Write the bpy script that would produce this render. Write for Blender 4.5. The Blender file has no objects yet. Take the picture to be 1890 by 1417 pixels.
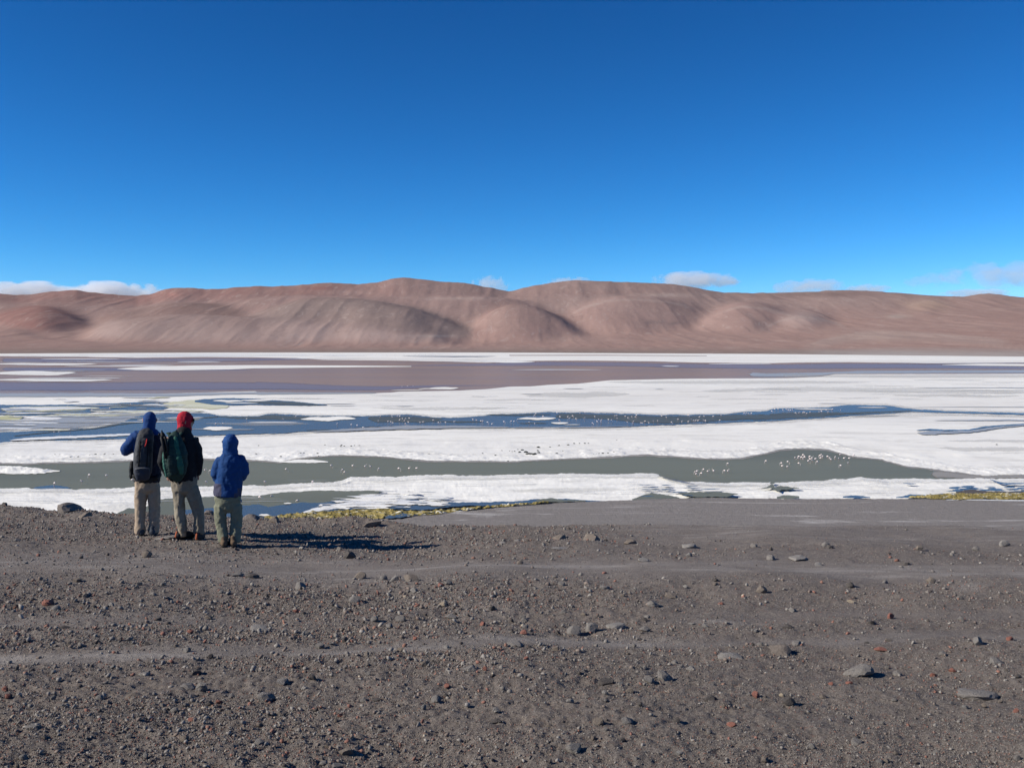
import bpy, bmesh, math, random
import numpy as np
from math import radians as R, sin, cos, pi
from mathutils import Vector, Matrix, Quaternion

# ---------------------------------------------------------------- camera, sky, sun, exposure
sc = bpy.context.scene
COL = sc.collection
FPX, PITCH = 1900.0, R(2.065)
_c = bpy.data.cameras.new('camera'); cam = bpy.data.objects.new('camera', _c); COL.objects.link(cam)
_c.sensor_width = 36; _c.lens = 36 * FPX / 1890; _c.clip_start = .1; _c.clip_end = 60000
cam.rotation_euler = (pi / 2 - PITCH, 0, 0); sc.camera = cam
SUN_EL, SUN_ROT = 30.0, 256.0
W = bpy.data.worlds.new('World'); sc.world = W; W.use_nodes = True
nt = W.node_tree; N = nt.nodes; L = nt.links
sky = N.new('ShaderNodeTexSky'); sky.sky_type = 'NISHITA'; sky.sun_disc = False
sky.sun_elevation = R(SUN_EL); sky.sun_rotation = R(SUN_ROT)
sky.altitude = 4300; sky.air_density = 1; sky.dust_density = 0; sky.ozone_density = 6
SKYS = .1
sep = N.new('ShaderNodeSeparateColor'); L.new(sky.outputs[0], sep.inputs[0])
comb = N.new('ShaderNodeCombineColor')
for ch, (k, p) in enumerate(((6.5, 2.6), (2.0, 1.5), (1.68, 1.3))):      # deep high-altitude blue
    a = N.new('ShaderNodeMath'); a.operation = 'MULTIPLY'; a.inputs[1].default_value = SKYS; L.new(sep.outputs[ch], a.inputs[0])
    b = N.new('ShaderNodeMath'); b.operation = 'POWER'; b.inputs[1].default_value = p; L.new(a.outputs[0], b.inputs[0])
    c = N.new('ShaderNodeMath'); c.operation = 'MULTIPLY'; c.inputs[1].default_value = k / SKYS; L.new(b.outputs[0], c.inputs[0])
    d = N.new('ShaderNodeMath'); d.operation = 'MINIMUM'; L.new(c.outputs[0], d.inputs[0])
    e = N.new('ShaderNodeMath'); e.operation = 'MULTIPLY'; e.inputs[1].default_value = (1., 1.45, 1.7)[ch]; L.new(sep.outputs[ch], e.inputs[0])
    L.new(e.outputs[0], d.inputs[1]); L.new(d.outputs[0], comb.inputs[ch])
L.new(comb.outputs[0], N['Background'].inputs[0]); N['Background'].inputs[1].default_value = .080
SUN = Vector((sin(R(SUN_ROT)) * cos(R(SUN_EL)), cos(R(SUN_ROT)) * cos(R(SUN_EL)), sin(R(SUN_EL))))
_l = bpy.data.lights.new('sun', 'SUN'); _l.energy = 5.0; _l.angle = R(.53); _l.color = (1, .93, .81)
sun = bpy.data.objects.new('sun', _l); COL.objects.link(sun); sun.rotation_euler = SUN.to_track_quat('Z', 'Y').to_euler()
vs = sc.view_settings; vs.view_transform = 'Standard'; vs.look = 'None'; vs.exposure = 0.32; vs.gamma = 1; vs.use_curve_mapping = False
sc.cycles.transparent_max_bounces = 40; sc.cycles.max_bounces = 8; sc.cycles.volume_bounces = 5

# ---------------------------------------------------------------- helpers
H = 32.0                                   # camera above the lake
cp, sp = cos(PITCH), sin(PITCH)
def ray(u, v):                             # direction, y = 1
    y = FPX * cp + sp * (708.5 - v)
    return (u - 945) / y, (-FPX * sp + cp * (708.5 - v)) / y
def lake_pt(u, v, h=0.0):                  # world point on the plane h above the lake
    rx, rz = ray(u, v); d = (h - H) / rz
    return rx * d, d
def tag(o, label=None, cat=None, group=None, kind=None):
    if label: o['label'] = label
    if cat: o['category'] = cat
    if group: o['group'] = group
    if kind: o['kind'] = kind
    return o
def link(name, me, mat=None, parent=None, smooth=False):
    o = bpy.data.objects.new(name, me); COL.objects.link(o)
    if mat is not None and len(me.materials) == 0: me.materials.append(mat)
    if parent is not None: o.parent = parent
    if smooth: me.polygons.foreach_set('use_smooth', np.ones(len(me.polygons), bool))
    return o
def empty(name, loc, rz=0):
    o = bpy.data.objects.new(name, None); COL.objects.link(o); o.empty_display_size = .2
    o.location = loc; o.rotation_euler = (0, 0, rz); return o
def mesh_np(name, V, F):                   # F: (n,k) array
    me = bpy.data.meshes.new(name); V = np.asarray(V, np.float32); F = np.asarray(F, np.int32)
    n, k = F.shape
    me.vertices.add(len(V)); me.vertices.foreach_set('co', V.ravel())
    me.loops.add(n * k); me.loops.foreach_set('vertex_index', F.ravel())
    me.polygons.add(n); me.polygons.foreach_set('loop_start', np.arange(0, n * k, k, dtype=np.int32))
    me.polygons.foreach_set('loop_total', np.full(n, k, np.int32))
    me.update(calc_edges=True); me.validate(); return me
def grid_faces(nr, nc):
    i = np.arange(nr * nc).reshape(nr, nc)
    return np.stack([i[:-1, :-1], i[:-1, 1:], i[1:, 1:], i[1:, :-1]], -1).reshape(-1, 4)
def fattr(me, name, vals, dom='POINT'):
    a = me.attributes.new(name, 'FLOAT', dom); a.data.foreach_set('value', np.asarray(vals, np.float32).ravel())
def cattr(me, name, rgb, dom='POINT'):
    a = me.attributes.new(name, 'FLOAT_COLOR', dom); rgb = np.asarray(rgb, np.float32)
    a.data.foreach_set('color', np.concatenate([rgb, np.ones((len(rgb), 1), np.float32)], 1).ravel())
def hsh(ix, iy, iz, seed):
    h = (ix.astype(np.int64) * 374761393 + iy.astype(np.int64) * 668265263 + iz.astype(np.int64) * 2147483647 + seed * 1274126177) & 0xffffffff
    h = ((h ^ (h >> 13)) * 1274126177) & 0xffffffff
    h = ((h ^ (h >> 16)) * 2246822519) & 0xffffffff
    return ((h ^ (h >> 15)) & 0xffffff) / float(0xffffff) * 2 - 1
def vn(x, y, seed=0):
    x, y = np.broadcast_arrays(np.asarray(x, float), np.asarray(y, float))
    xi, yi = np.floor(x), np.floor(y); fx, fy = x - xi, y - yi
    fx = fx * fx * fx * (fx * (fx * 6 - 15) + 10); fy = fy * fy * fy * (fy * (fy * 6 - 15) + 10)
    z = np.zeros_like(xi)
    a = hsh(xi, yi, z, seed); b = hsh(xi + 1, yi, z, seed); c = hsh(xi, yi + 1, z, seed); d = hsh(xi + 1, yi + 1, z, seed)
    return (a * (1 - fx) + b * fx) * (1 - fy) + (c * (1 - fx) + d * fx) * fy
def vn3(P, seed=0):
    Q = np.floor(P); f = P - Q; f = f * f * (3 - 2 * f); r = 0
    for i in (0, 1):
        for j in (0, 1):
            for k in (0, 1):
                w = (f[:, 0] if i else 1 - f[:, 0]) * (f[:, 1] if j else 1 - f[:, 1]) * (f[:, 2] if k else 1 - f[:, 2])
                r = r + w * hsh(Q[:, 0] + i, Q[:, 1] + j, Q[:, 2] + k, seed)
    return r
def fbm(x, y, o=4, seed=0, g=.5):
    s, a, f = 0, 1., 1.
    for i in range(o): s = s + a * vn(x * f + i * 17.3, y * f + i * 9.1, seed + i); a *= g; f *= 2.03
    return s
def ridged(x, y, o=4, seed=0):
    s, a, f = 0, 1., 1.
    for i in range(o): s = s + a * (1 - 2 * np.abs(vn(x * f, y * f, seed + i))); a *= .5; f *= 2.07
    return s
def sstep(a, b, x):
    t = np.clip((x - a) / (b - a), 0, 1); return t * t * (3 - 2 * t)
def gau(x, w): return np.exp(-(x / w) ** 2)

class Mat:                                 # small node-material builder
    def __init__(s, name):
        s.m = bpy.data.materials.new(name); s.m.use_nodes = True
        s.N = s.m.node_tree.nodes; s.L = s.m.node_tree.links; s.b = s.N['Principled BSDF']; s.out = s.N['Material Output']
        s.co = s.N.new('ShaderNodeNewGeometry').outputs['Position']
    def set(s, **k):
        for a, v in k.items(): s.b.inputs[a.replace('_', ' ')].default_value = v
        return s
    def node(s, t, **k):
        n = s.N.new(t)
        for a, v in k.items(): setattr(n, a, v)
        return n
    def pin(s, sock, v):
        if hasattr(v, 'links'): s.L.new(v, sock)
        else: sock.default_value = v
    def vec(s, scale=(1, 1, 1), src=None, rot=0):
        n = s.node('ShaderNodeMapping'); n.inputs['Scale'].default_value = scale; n.inputs['Rotation'].default_value = (0, 0, rot)
        s.L.new(src or s.co, n.inputs[0]); return n.outputs[0]
    def objco(s): return s.node('ShaderNodeTexCoord').outputs['Object']
    def noise(s, scale, detail=6, rough=.55, src=None, dist=0):
        n = s.node('ShaderNodeTexNoise'); n.inputs['Scale'].default_value = scale; n.inputs['Detail'].default_value = detail
        n.inputs['Roughness'].default_value = rough; n.inputs['Distortion'].default_value = dist
        s.L.new(src or s.co, n.inputs['Vector']); return n.outputs[0]
    def ramp(s, src, pts):
        n = s.node('ShaderNodeValToRGB'); e = n.color_ramp.elements
        while len(e) < len(pts): e.new(.5)
        for i, (p, c) in enumerate(pts):
            e[i].position = p; e[i].color = (c, c, c, 1) if not isinstance(c, tuple) else (*c, 1)
        s.L.new(src, n.inputs[0]); return n.outputs[0]
    def math(s, op, a, b=0., clamp=False):
        n = s.node('ShaderNodeMath', operation=op); n.use_clamp = clamp; s.pin(n.inputs[0], a); s.pin(n.inputs[1], b); return n.outputs[0]
    def mix(s, f, a, b, blend='MIX'):
        n = s.node('ShaderNodeMix', data_type='RGBA', blend_type=blend); s.pin(n.inputs[0], f)
        for i, v in ((6, a), (7, b)):
            if isinstance(v, tuple): n.inputs[i].default_value = (*v, 1)
            else: s.pin(n.inputs[i], v)
        return n.outputs[2]
    def attr(s, name, col=False):
        n = s.node('ShaderNodeAttribute', attribute_name=name); return n.outputs['Color' if col else 'Fac']
    def color(s, v): 
        if isinstance(v, tuple): s.b.inputs['Base Color'].default_value = (*v, 1)
        else: s.L.new(v, s.b.inputs['Base Color'])
        return s
    def bump(s, h, strength=.5, dist=.1):
        n = s.node('ShaderNodeBump'); n.inputs['Strength'].default_value = strength; n.inputs['Distance'].default_value = dist
        s.L.new(h, n.inputs['Height']); s.L.new(n.outputs[0], s.b.inputs['Normal']); return s
    def alpha(s, f): s.L.new(f, s.b.inputs['Alpha']); return s

# ---------------------------------------------------------------- materials of the setting
def m_salt():
    m = Mat('salt_crust'); m.set(Roughness=.75)
    m.b.inputs['Specular IOR Level'].default_value = .15
    a = m.noise(.012, 10, .6, m.vec((.35, 1, 1))); b = m.noise(.12, 8, .62, m.vec((.4, 1, 1)), .6); c = m.noise(.0025, 6, .5, m.vec((.3, 1, 1)))
    big = m.mix(m.ramp(a, [(.38, 0.), (.66, 1.)]), (.90, .885, .825), (.775, .765, .73))
    dirty = m.mix(m.ramp(b, [(.50, 0.), (.72, .7)]), big, (.50, .49, .45))
    dirty = m.mix(m.ramp(c, [(.44, 0.), (.68, .55)]), dirty, (.66, .63, .585))
    m.color(dirty); m.bump(m.noise(.5, 8, .65), .35, .3); return m.m
def m_film(name, col, col2, lo=.35, hi=.6, scale=.06, rough=.55, spec=.3, stretch=.3, amax=1., wet=.0):
    m = Mat(name); m.set(Roughness=rough); m.b.inputs['Specular IOR Level'].default_value = spec
    n = m.noise(scale, 9, .62, m.vec((stretch, 1, 1)), .4)
    m.color(m.mix(m.ramp(m.noise(scale * .6, 6, .6, m.vec((stretch, 1, 1))), [(.35, 0.), (.65, 1.)]), col, col2))
    e = m.attr('edge')                       # 0 at the rim .. 1 inside
    t = m.math('ADD', m.math('MULTIPLY', e, 1.25), m.math('SUBTRACT', n, .75))
    m.alpha(m.math('MULTIPLY', m.ramp(t, [(max(lo - .35, 0), 0.), (max(hi - .35, .02), 1.)]), amax)); return m.m
def m_water(name, base, rough, spec, bscale, bstr, cover=None, dif=0, dcol=(.3, .3, .3)):
    m = Mat(name); m.set(Roughness=rough, IOR=1.33); m.b.inputs['Specular IOR Level'].default_value = spec
    m.color(m.mix(m.ramp(m.noise(.02, 7, .6, m.vec((.25, 1, 1))), [(.35, 0.), (.65, 1.)]), base, tuple(c * .78 for c in base)))
    m.bump(m.noise(bscale, 5, .6, m.vec((.6, 1, 1))), bstr, .05)
    if cover:
        n = m.noise(cover, 8, .6, m.vec((.18, 1, 1)), .3)
        t = m.math('ADD', m.math('MULTIPLY', m.attr('edge'), 1.3), m.math('SUBTRACT', n, .8))
        m.alpha(m.ramp(t, [(.0, 0.), (.3, 1.)]))
    if dif:                                  # suspended silt seen through the surface
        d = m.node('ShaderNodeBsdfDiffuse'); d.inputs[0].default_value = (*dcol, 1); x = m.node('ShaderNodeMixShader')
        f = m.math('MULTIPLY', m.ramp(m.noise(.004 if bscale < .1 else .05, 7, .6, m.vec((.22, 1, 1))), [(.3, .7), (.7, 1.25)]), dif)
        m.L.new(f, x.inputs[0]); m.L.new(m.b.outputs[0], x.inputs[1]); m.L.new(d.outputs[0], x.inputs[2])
        if cover:
            tr = m.node('ShaderNodeBsdfTransparent'); x2 = m.node('ShaderNodeMixShader'); m.L.new(m.ramp(t, [(.0, 0.), (.3, 1.)]), x2.inputs[0])
            m.L.new(tr.outputs[0], x2.inputs[1]); m.L.new(x.outputs[0], x2.inputs[2]); m.b.inputs['Alpha'].default_value = 1
            for l in list(m.b.inputs['Alpha'].links): m.L.remove(l)
            x = x2
        m.L.new(x.outputs[0], m.out.inputs[0])
    return m.m
M = {}
M['salt'] = m_salt()
M['saltfilm'] = m_film('thin_salt_film', (.82, .82, .80), (.70, .71, .70), .3, .62, .05)
M['yellow'] = m_film('yellow_mineral_film', (.62, .60, .40), (.68, .68, .52), .3, .6, .05)
M['green'] = m_film('yellow_green_algae_film', (.45, .44, .20), (.58, .57, .34), .3, .6, .08)
M['mud'] = m_film('wet_grey_mud', (.34, .33, .29), (.45, .44, .40), .3, .6, .03, .35, .5)
M['greyfilm'] = m_film('damp_grey_salt', (.50, .50, .49), (.60, .60, .58), .25, .75, .02, .6, .3, amax=.32)
M['brownmud'] = m_film('brown_silt', (.27, .245, .20), (.34, .31, .26), .25, .7, .05, .5, .3)
M['murky'] = m_water('murky_green_water', (.175, .182, .135), .45, .12, 1.5, .35)
M['murkyfilm'] = m_water('murky_water_patch', (.115, .12, .09), .4, .18, 1.5, .3, .02)
M['blue'] = m_water('clear_rippled_water', (.05, .06, .055), .22, .42, .6, .2, None, .14, (.20, .20, .17))
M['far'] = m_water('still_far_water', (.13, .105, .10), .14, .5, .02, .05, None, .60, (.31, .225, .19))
M['ripple'] = m_water('wind_rippled_far_water', (.10, .08, .12), .22, .35, .02, .15, .006, .55, (.245, .205, .225))
def m_beach():
    m = Mat('grey_lake_shore_sand'); m.set(Roughness=.9); m.b.inputs['Specular IOR Level'].default_value = .1
    c = m.mix(m.ramp(m.noise(.9, 8, .65), [(.3, 0.), (.7, 1.)]), (.198, .180, .168), (.250, .230, .216))
    c = m.mix(m.ramp(m.noise(.10, 9, .7, m.vec((.22, 1, 1), rot=.25), 1.2), [(.57, 0.), (.68, .85)]), c, (.50, .48, .46))
    c = m.mix(m.ramp(m.noise(3.5, 3, .6), [(.62, 0.), (.70, .6)]), c, (.11, .10, .095))
    m.color(c); m.bump(m.noise(1.2, 9, .75), .9, .3); return m.m
M['beach'] = m_beach()
def m_hill():
    m = Mat('arid_hillside'); m.set(Roughness=1.); m.b.inputs['Specular IOR Level'].default_value = 0
    n = m.noise(.0016, 10, .62, m.vec((1, .45, 1))); n2 = m.noise(.006, 8, .6, m.vec((1, .25, 1)))
    c = m.mix(m.ramp(n, [(.3, .0), (.7, .45)]), m.attr('tint', True), (.31, .225, .20))
    c = m.mix(m.ramp(n2, [(.5, 0.), (.75, .25)]), c, (.22, .15, .13))
    sp_ = m.noise(.011, 9, .7, m.vec((1, .22, 1)), 1.5)
    c = m.mix(m.ramp(sp_, [(.54, 0.), (.68, .4)]), c, (.165, .12, .11)); c = m.mix(m.ramp(sp_, [(.32, .45), (.45, 0.)]), c, (.40, .33, .30))
    m.color(c); m.bump(m.noise(.012, 8, .65, m.vec((1, .4, 1))), .35, 9); return m.m
M['hill'] = m_hill()
def m_ground():
    m = Mat('volcanic_gravel_ground'); m.set(Roughness=.95); m.b.inputs['Specular IOR Level'].default_value = .1
    n = m.noise(9, 8, .7); f = m.noise(60, 6, .7); big = m.noise(.7, 6, .6)
    c = m.mix(m.ramp(n, [(.3, 0.), (.7, 1.)]), (.160, .138, .122), (.245, .216, .192))
    c = m.mix(m.ramp(f, [(.42, .6), (.58, 0.)]), c, (.07, .058, .054))
    c = m.mix(m.ramp(m.noise(26, 4, .6), [(.60, 0.), (.70, .55)]), c, (.215, .12, .095))
    c = m.mix(m.ramp(m.noise(38, 4, .6), [(.64, 0.), (.72, .6)]), c, (.33, .30, .27))
    c = m.mix(m.ramp(big, [(.45, 0.), (.7, .35)]), c, (.205, .172, .15))
    c = m.mix(m.attr('dust'), c, m.mix(m.ramp(f, [(.35, 0.), (.65, 1.)]), (.235, .213, .196), (.32, .293, .27)))
    m.color(c); m.bump(m.math('ADD', m.noise(45, 6, .75), m.math('MULTIPLY', n, 1.2)), .9, .02); return m.m
M['ground'] = m_ground()
def m_stone(name, c1, c2, sc_=5.):
    m = Mat(name); m.set(Roughness=.92); m.b.inputs['Specular IOR Level'].default_value = .15
    o = m.objco()
    c = m.mix(m.ramp(m.noise(sc_, 8, .65, o), [(.3, 0.), (.7, 1.)]), c1, c2)
    c = m.mix(m.ramp(m.noise(sc_ * 4, 4, .6, o), [(.58, 0.), (.7, .5)]), c, tuple(x * 1.5 for x in c2))
    m.color(c); m.bump(m.noise(sc_ * 2.2, 8, .7, o), .8, .02); return m.m
M['grey'] = m_stone('grey_andesite', (.165, .150, .138), (.24, .222, .205))
M['dark'] = m_stone('dark_lava_rock', (.07, .062, .058), (.125, .11, .10))
M['brown'] = m_stone('brown_weathered_rock', (.155, .128, .108), (.225, .19, .158))
M['pale'] = m_stone('pale_dusty_stone', (.205, .19, .176), (.265, .248, .23))
M['cream'] = m_stone('cream_stone', (.34, .27, .19), (.44, .37, .28))
M['red'] = m_stone('red_scoria', (.23, .10, .078), (.31, .145, .11))
M['mound'] = m_stone('rubbly_brown_mound', (.125, .108, .098), (.205, .18, .163), 7.)
def m_gravel():
    m = Mat('loose_gravel'); m.set(Roughness=.95); m.b.inputs['Specular IOR Level'].default_value = .1
    m.color(m.attr('tint', True)); return m.m
M['gravel'] = m_gravel()

# ---------------------------------------------------------------- the near bank (ground)
CREST = np.array([(-900, 915), (-200, 930), (0, 935), (60, 938), (120, 944), (200, 948), (300, 950), (450, 953), (560, 958), (650, 963), (780, 966),
                  (1250, 964), (1550, 964), (1890, 970), (2300, 975), (3500, 985)], float)
SLOPE = .078
def row_of(y): return 640 + FPX * (1.6 + SLOPE * y) / y
def y_of(v): return 1.6 * FPX / (v - 640 - SLOPE * FPX)
def roughmask(x, y):
    """0 on the smooth tyre tracks, 1 on rubble"""
    u = 945 + FPX * x / np.maximum(y, 2); v = row_of(np.maximum(y, 2))
    v = v + 5 * vn(u / 160, v / 60, 77)
    t = .95 * gau(v - np.interp(u, [0, 700, 1200, 1890], [1042, 1046, 1052, 1052]), np.interp(u, [0, 900, 1890], [33, 25, 18]))
    t = np.maximum(t, .6 * gau(v - 1142, 13) * sstep(800, 300, u))
    t = np.maximum(t, .85 * gau(v - np.interp(u, [0, 600, 1200, 1890], [1206, 1200, 1182, 1176]), np.interp(u, [0, 900, 1300], [17, 14, 9])))
    t = np.maximum(t, .55 * gau(v - 1128, 9) * sstep(1100, 1400, u))
    t = np.maximum(t, .75 * sstep(1020, 985, v) * sstep(1000, 1350, u))
    return np.clip(1 - t, 0, 1)
def ground_z(x, y, fine=True):
    x = np.asarray(x, float); y = np.asarray(y, float)
    u = 945 + FPX * x / np.maximum(y, 9)
    vc = np.interp(u, CREST[:, 0], CREST[:, 1]); yc = y_of(vc) - .35
    z = -(1.6 + SLOPE * y)
    t = np.maximum(y - yc, 0); q = .13; tc = 2.1
    z = z - np.where(t < tc, q * t * t, q * tc * tc + 2 * q * tc * (t - tc))
    z = z - .02 * np.maximum(-y, 0)
    rm = roughmask(x, y)
    far = sstep(60, 20, y)
    z = z + far * (.05 * fbm(x / 2.2, y / 2.2, 2, 11)) * sstep(2.5, 5, np.abs(y) + 2)
    if fine:
        z = z + far * ((.022 * fbm(x / .55, y / .55, 2, 21)) * (.25 + .75 * rm)
                 + (.006 * ridged(x / .19, y / .19, 2, 31) + .0085 * fbm(x / .055, y / .055, 3, 41, .75)) * (.10 + .90 * rm) * (1 - .35 * sstep(900, 1500, u)))
        z = z + far * .045 * fbm(x / .5, y / .5, 3, 51) * sstep(15, 18, y) * sstep(1100, 600, u)
        # slight ruts inside the track
        v = row_of(np.maximum(y, 2)); z = z - .012 * (1 - rm)
    z = z - .13 * np.exp(-((x + 1.5) / 1.8) ** 2 - ((y - 14.8) / 2.4) ** 2)      # shallow dip right of the walkers
    return np.maximum(z, -H - 1.5)
def build_ground():
    ys = np.concatenate([np.linspace(-14, 3.4, 24), np.geomspace(3.5, 24, 560), np.geomspace(24.6, 110, 50)])
    s = np.concatenate([-np.geomspace(5, .61, 40), np.linspace(-.60, .60, 640), np.geomspace(.61, 5, 40)])
    Y, S = np.meshgrid(ys, s, indexing='ij')
    X = S * np.maximum(np.abs(Y), 5.0) if False else S * np.where(Y < 3.5, 3.5, Y)
    Z = ground_z(X, Y)
    me = mesh_np('ground', np.stack([X, Y, Z], -1).reshape(-1, 3), grid_faces(*Y.shape))
    u = 945 + FPX * X / np.maximum(Y, 2); v = row_of(np.maximum(Y, 2))
    rm = roughmask(X, Y)
    streak = sstep(.15, .55, fbm(X / 2.5, Y / .25, 3, 61))
    dust = (1 - rm) * (.5 + .5 * streak) * (.75 + .5 * vn(X / 3., Y / .8, 67))
    for (uc, vc_, wu, wv, a) in ((1500, 1054, 420, 3.5, .9), (1650, 1047, 300, 5, .8), (1350, 1060, 300, 2.5, .6), (700, 1048, 300, 3, .5), (900, 1183, 70, 6, .9), (960, 1190, 60, 5, .8),
                                 (1195, 1176, 60, 5, .7), (900, 1125, 60, 8, .45), (1330, 1142, 90, 4, .7), (1450, 1180, 90, 3, .7), (1800, 1172, 130, 5, .6), (720, 1236, 40, 5, .5),
                                 (1540, 977, 260, 2.5, .45), (1420, 1006, 140, 4, .35), (1800, 1082, 30, 7, .6), (100, 1165, 130, 5, .4)):
        dust = np.maximum(dust, a * gau(u - uc, wu) * gau(v - vc_ + 3 * vn(u / 60, v / 9, 5), wv))
    fattr(me, 'dust', np.clip(dust * (.75 + .5 * vn(X / .3, Y / .15, 71)), 0, 1))
    link('ground', me, M['ground'], smooth=True)['kind'] = 'structure'
build_ground()
GZ = lambda x, y: float(ground_z(np.array([x]), np.array([y]))[0])
def ground_hit(u, v):
    rx, rz = ray(u, v)
    ys = np.linspace(3, 26, 4000); g = ground_z(rx * ys, ys, False) - rz * ys
    i = np.argmax(g > 0) if (g > 0).any() else int(np.argmax(g / ys))
    y = ys[i]; return rx * y, y

# ---------------------------------------------------------------- the lake
TL = {'A': (0, 645), 'B': (470, 645), 'C': (940, 645), 'D': (1415, 645), 'E': (0, 800), 'F': (470, 805), 'G': (940, 800), 'H': (1415, 790)}
KT = 475 / 1890.
def tp(s):
    """'A 0,10 20,30 B 5,5' -> list of photo points"""
    out = []; t = None
    for w in s.split():
        if w in TL: t = TL[w]; continue
        a, b = map(float, w.split(',')); out.append((t[0] + a * KT, t[1] + b * KT))
    return sorted(out)
LEVEL = [0]
def band(name, mat, top, bot, k, rag=.6, ext=False, rows=2, relief=0, step=1.6, seed=None, scale=(6., 6.), stuff=False):
    """a flat sheet of salt, mud or water between two shore lines, k = its level in the stack"""
    T, B = (tp(top) if isinstance(top, str) else top), (tp(bot) if isinstance(bot, str) else bot)
    T, B = np.array(T), np.array(B)
    u0, u1 = max(T[0, 0], B[0, 0]), min(T[-1, 0], B[-1, 0])
    if ext:
        if u0 < 8: u0 = -420
        if u1 > 1882: u1 = 2310
    seed = seed if seed is not None else int(abs(hash((round(u0), round(T[0, 1] * 7)))) % 9999)
    us = np.arange(u0, u1 + step, step); us[-1] = u1
    tv = np.interp(us, T[:, 0], T[:, 1]); bv = np.interp(us, B[:, 0], B[:, 1])
    j = lambda s: rag * (.9 * vn(us / 23, us * 0, s) + .6 * vn(us / 7.3, us * 0, s + 1) + .35 * vn(us / 2.7, us * 0, s + 2))
    th = bv - tv; am = np.clip(th / 6, 0, 1) if rag else 0
    sc_ = np.clip((tv - 640) / 100, .15, 1.3)
    tv = tv + j(seed) * am * sc_; bv = np.maximum(bv + j(seed + 9) * am * sc_, tv + .02)
    rr = np.linspace(0, 1, rows + 1)
    if rows == 2: rr = np.array([0, .5, 1])
    e_px = np.minimum(rr[:, None], 1 - rr[:, None]) * np.maximum(th, .5)[None, :]
    ends = np.minimum(us - u0, u1 - us) / 12
    edge = np.clip(np.minimum(e_px / np.clip(np.maximum(th, .5) * .28, .3, 7), ends[None, :]), 0, 1)
    LEVEL[0] += 1; h = .02 + .05 * k + .00015 * LEVEL[0]
    VV = tv[None, :] * (1 - rr[:, None]) + bv[None, :] * rr[:, None]
    UU = np.broadcast_to(us, VV.shape)
    y_ = FPX * cp + sp * (708.5 - VV); rx = (UU - 945) / y_; rz = (-FPX * sp + cp * (708.5 - VV)) / y_
    D = (h - H) / rz; X = rx * D
    Z = np.full(X.shape, h - H)
    if relief:
        tap = np.clip(np.minimum(rr[:, None], 1 - rr[:, None]) * rows / 3, 0, 1)
        Z = Z + tap * relief * (.5 + fbm(X / scale[0], D / scale[1], 4, seed) * .9)
        Z = np.maximum(Z, h - H)
    me = mesh_np(name, np.stack([X, D, Z], -1).reshape(-1, 3), grid_faces(*X.shape))
    fattr(me, 'edge', edge)
    o = link(name, me, M[mat], smooth=bool(relief)); o['kind'] = 'stuff' if stuff else 'structure'
    return o
def lens(name, mat, tile, x0, x1, yc, th, k, tilt=0, **kw):
    ox, oy = TL[tile]; n = 15; t = np.linspace(0, 1, n); us = ox + (x0 + (x1 - x0) * t) * KT
    p = np.sin(pi * np.clip(t, 0, 1)) ** .6; c = oy + (yc + tilt * (t - .5)) * KT
    sd = int(x0 * 7 + yc * 13) % 999; c = c + th * KT * .18 * vn(t * 4, t * 0, sd)
    return band(name, mat, list(zip(us, c - p * th * KT / 2)), list(zip(us, c + p * th * KT / 2)), k, **kw)

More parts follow.
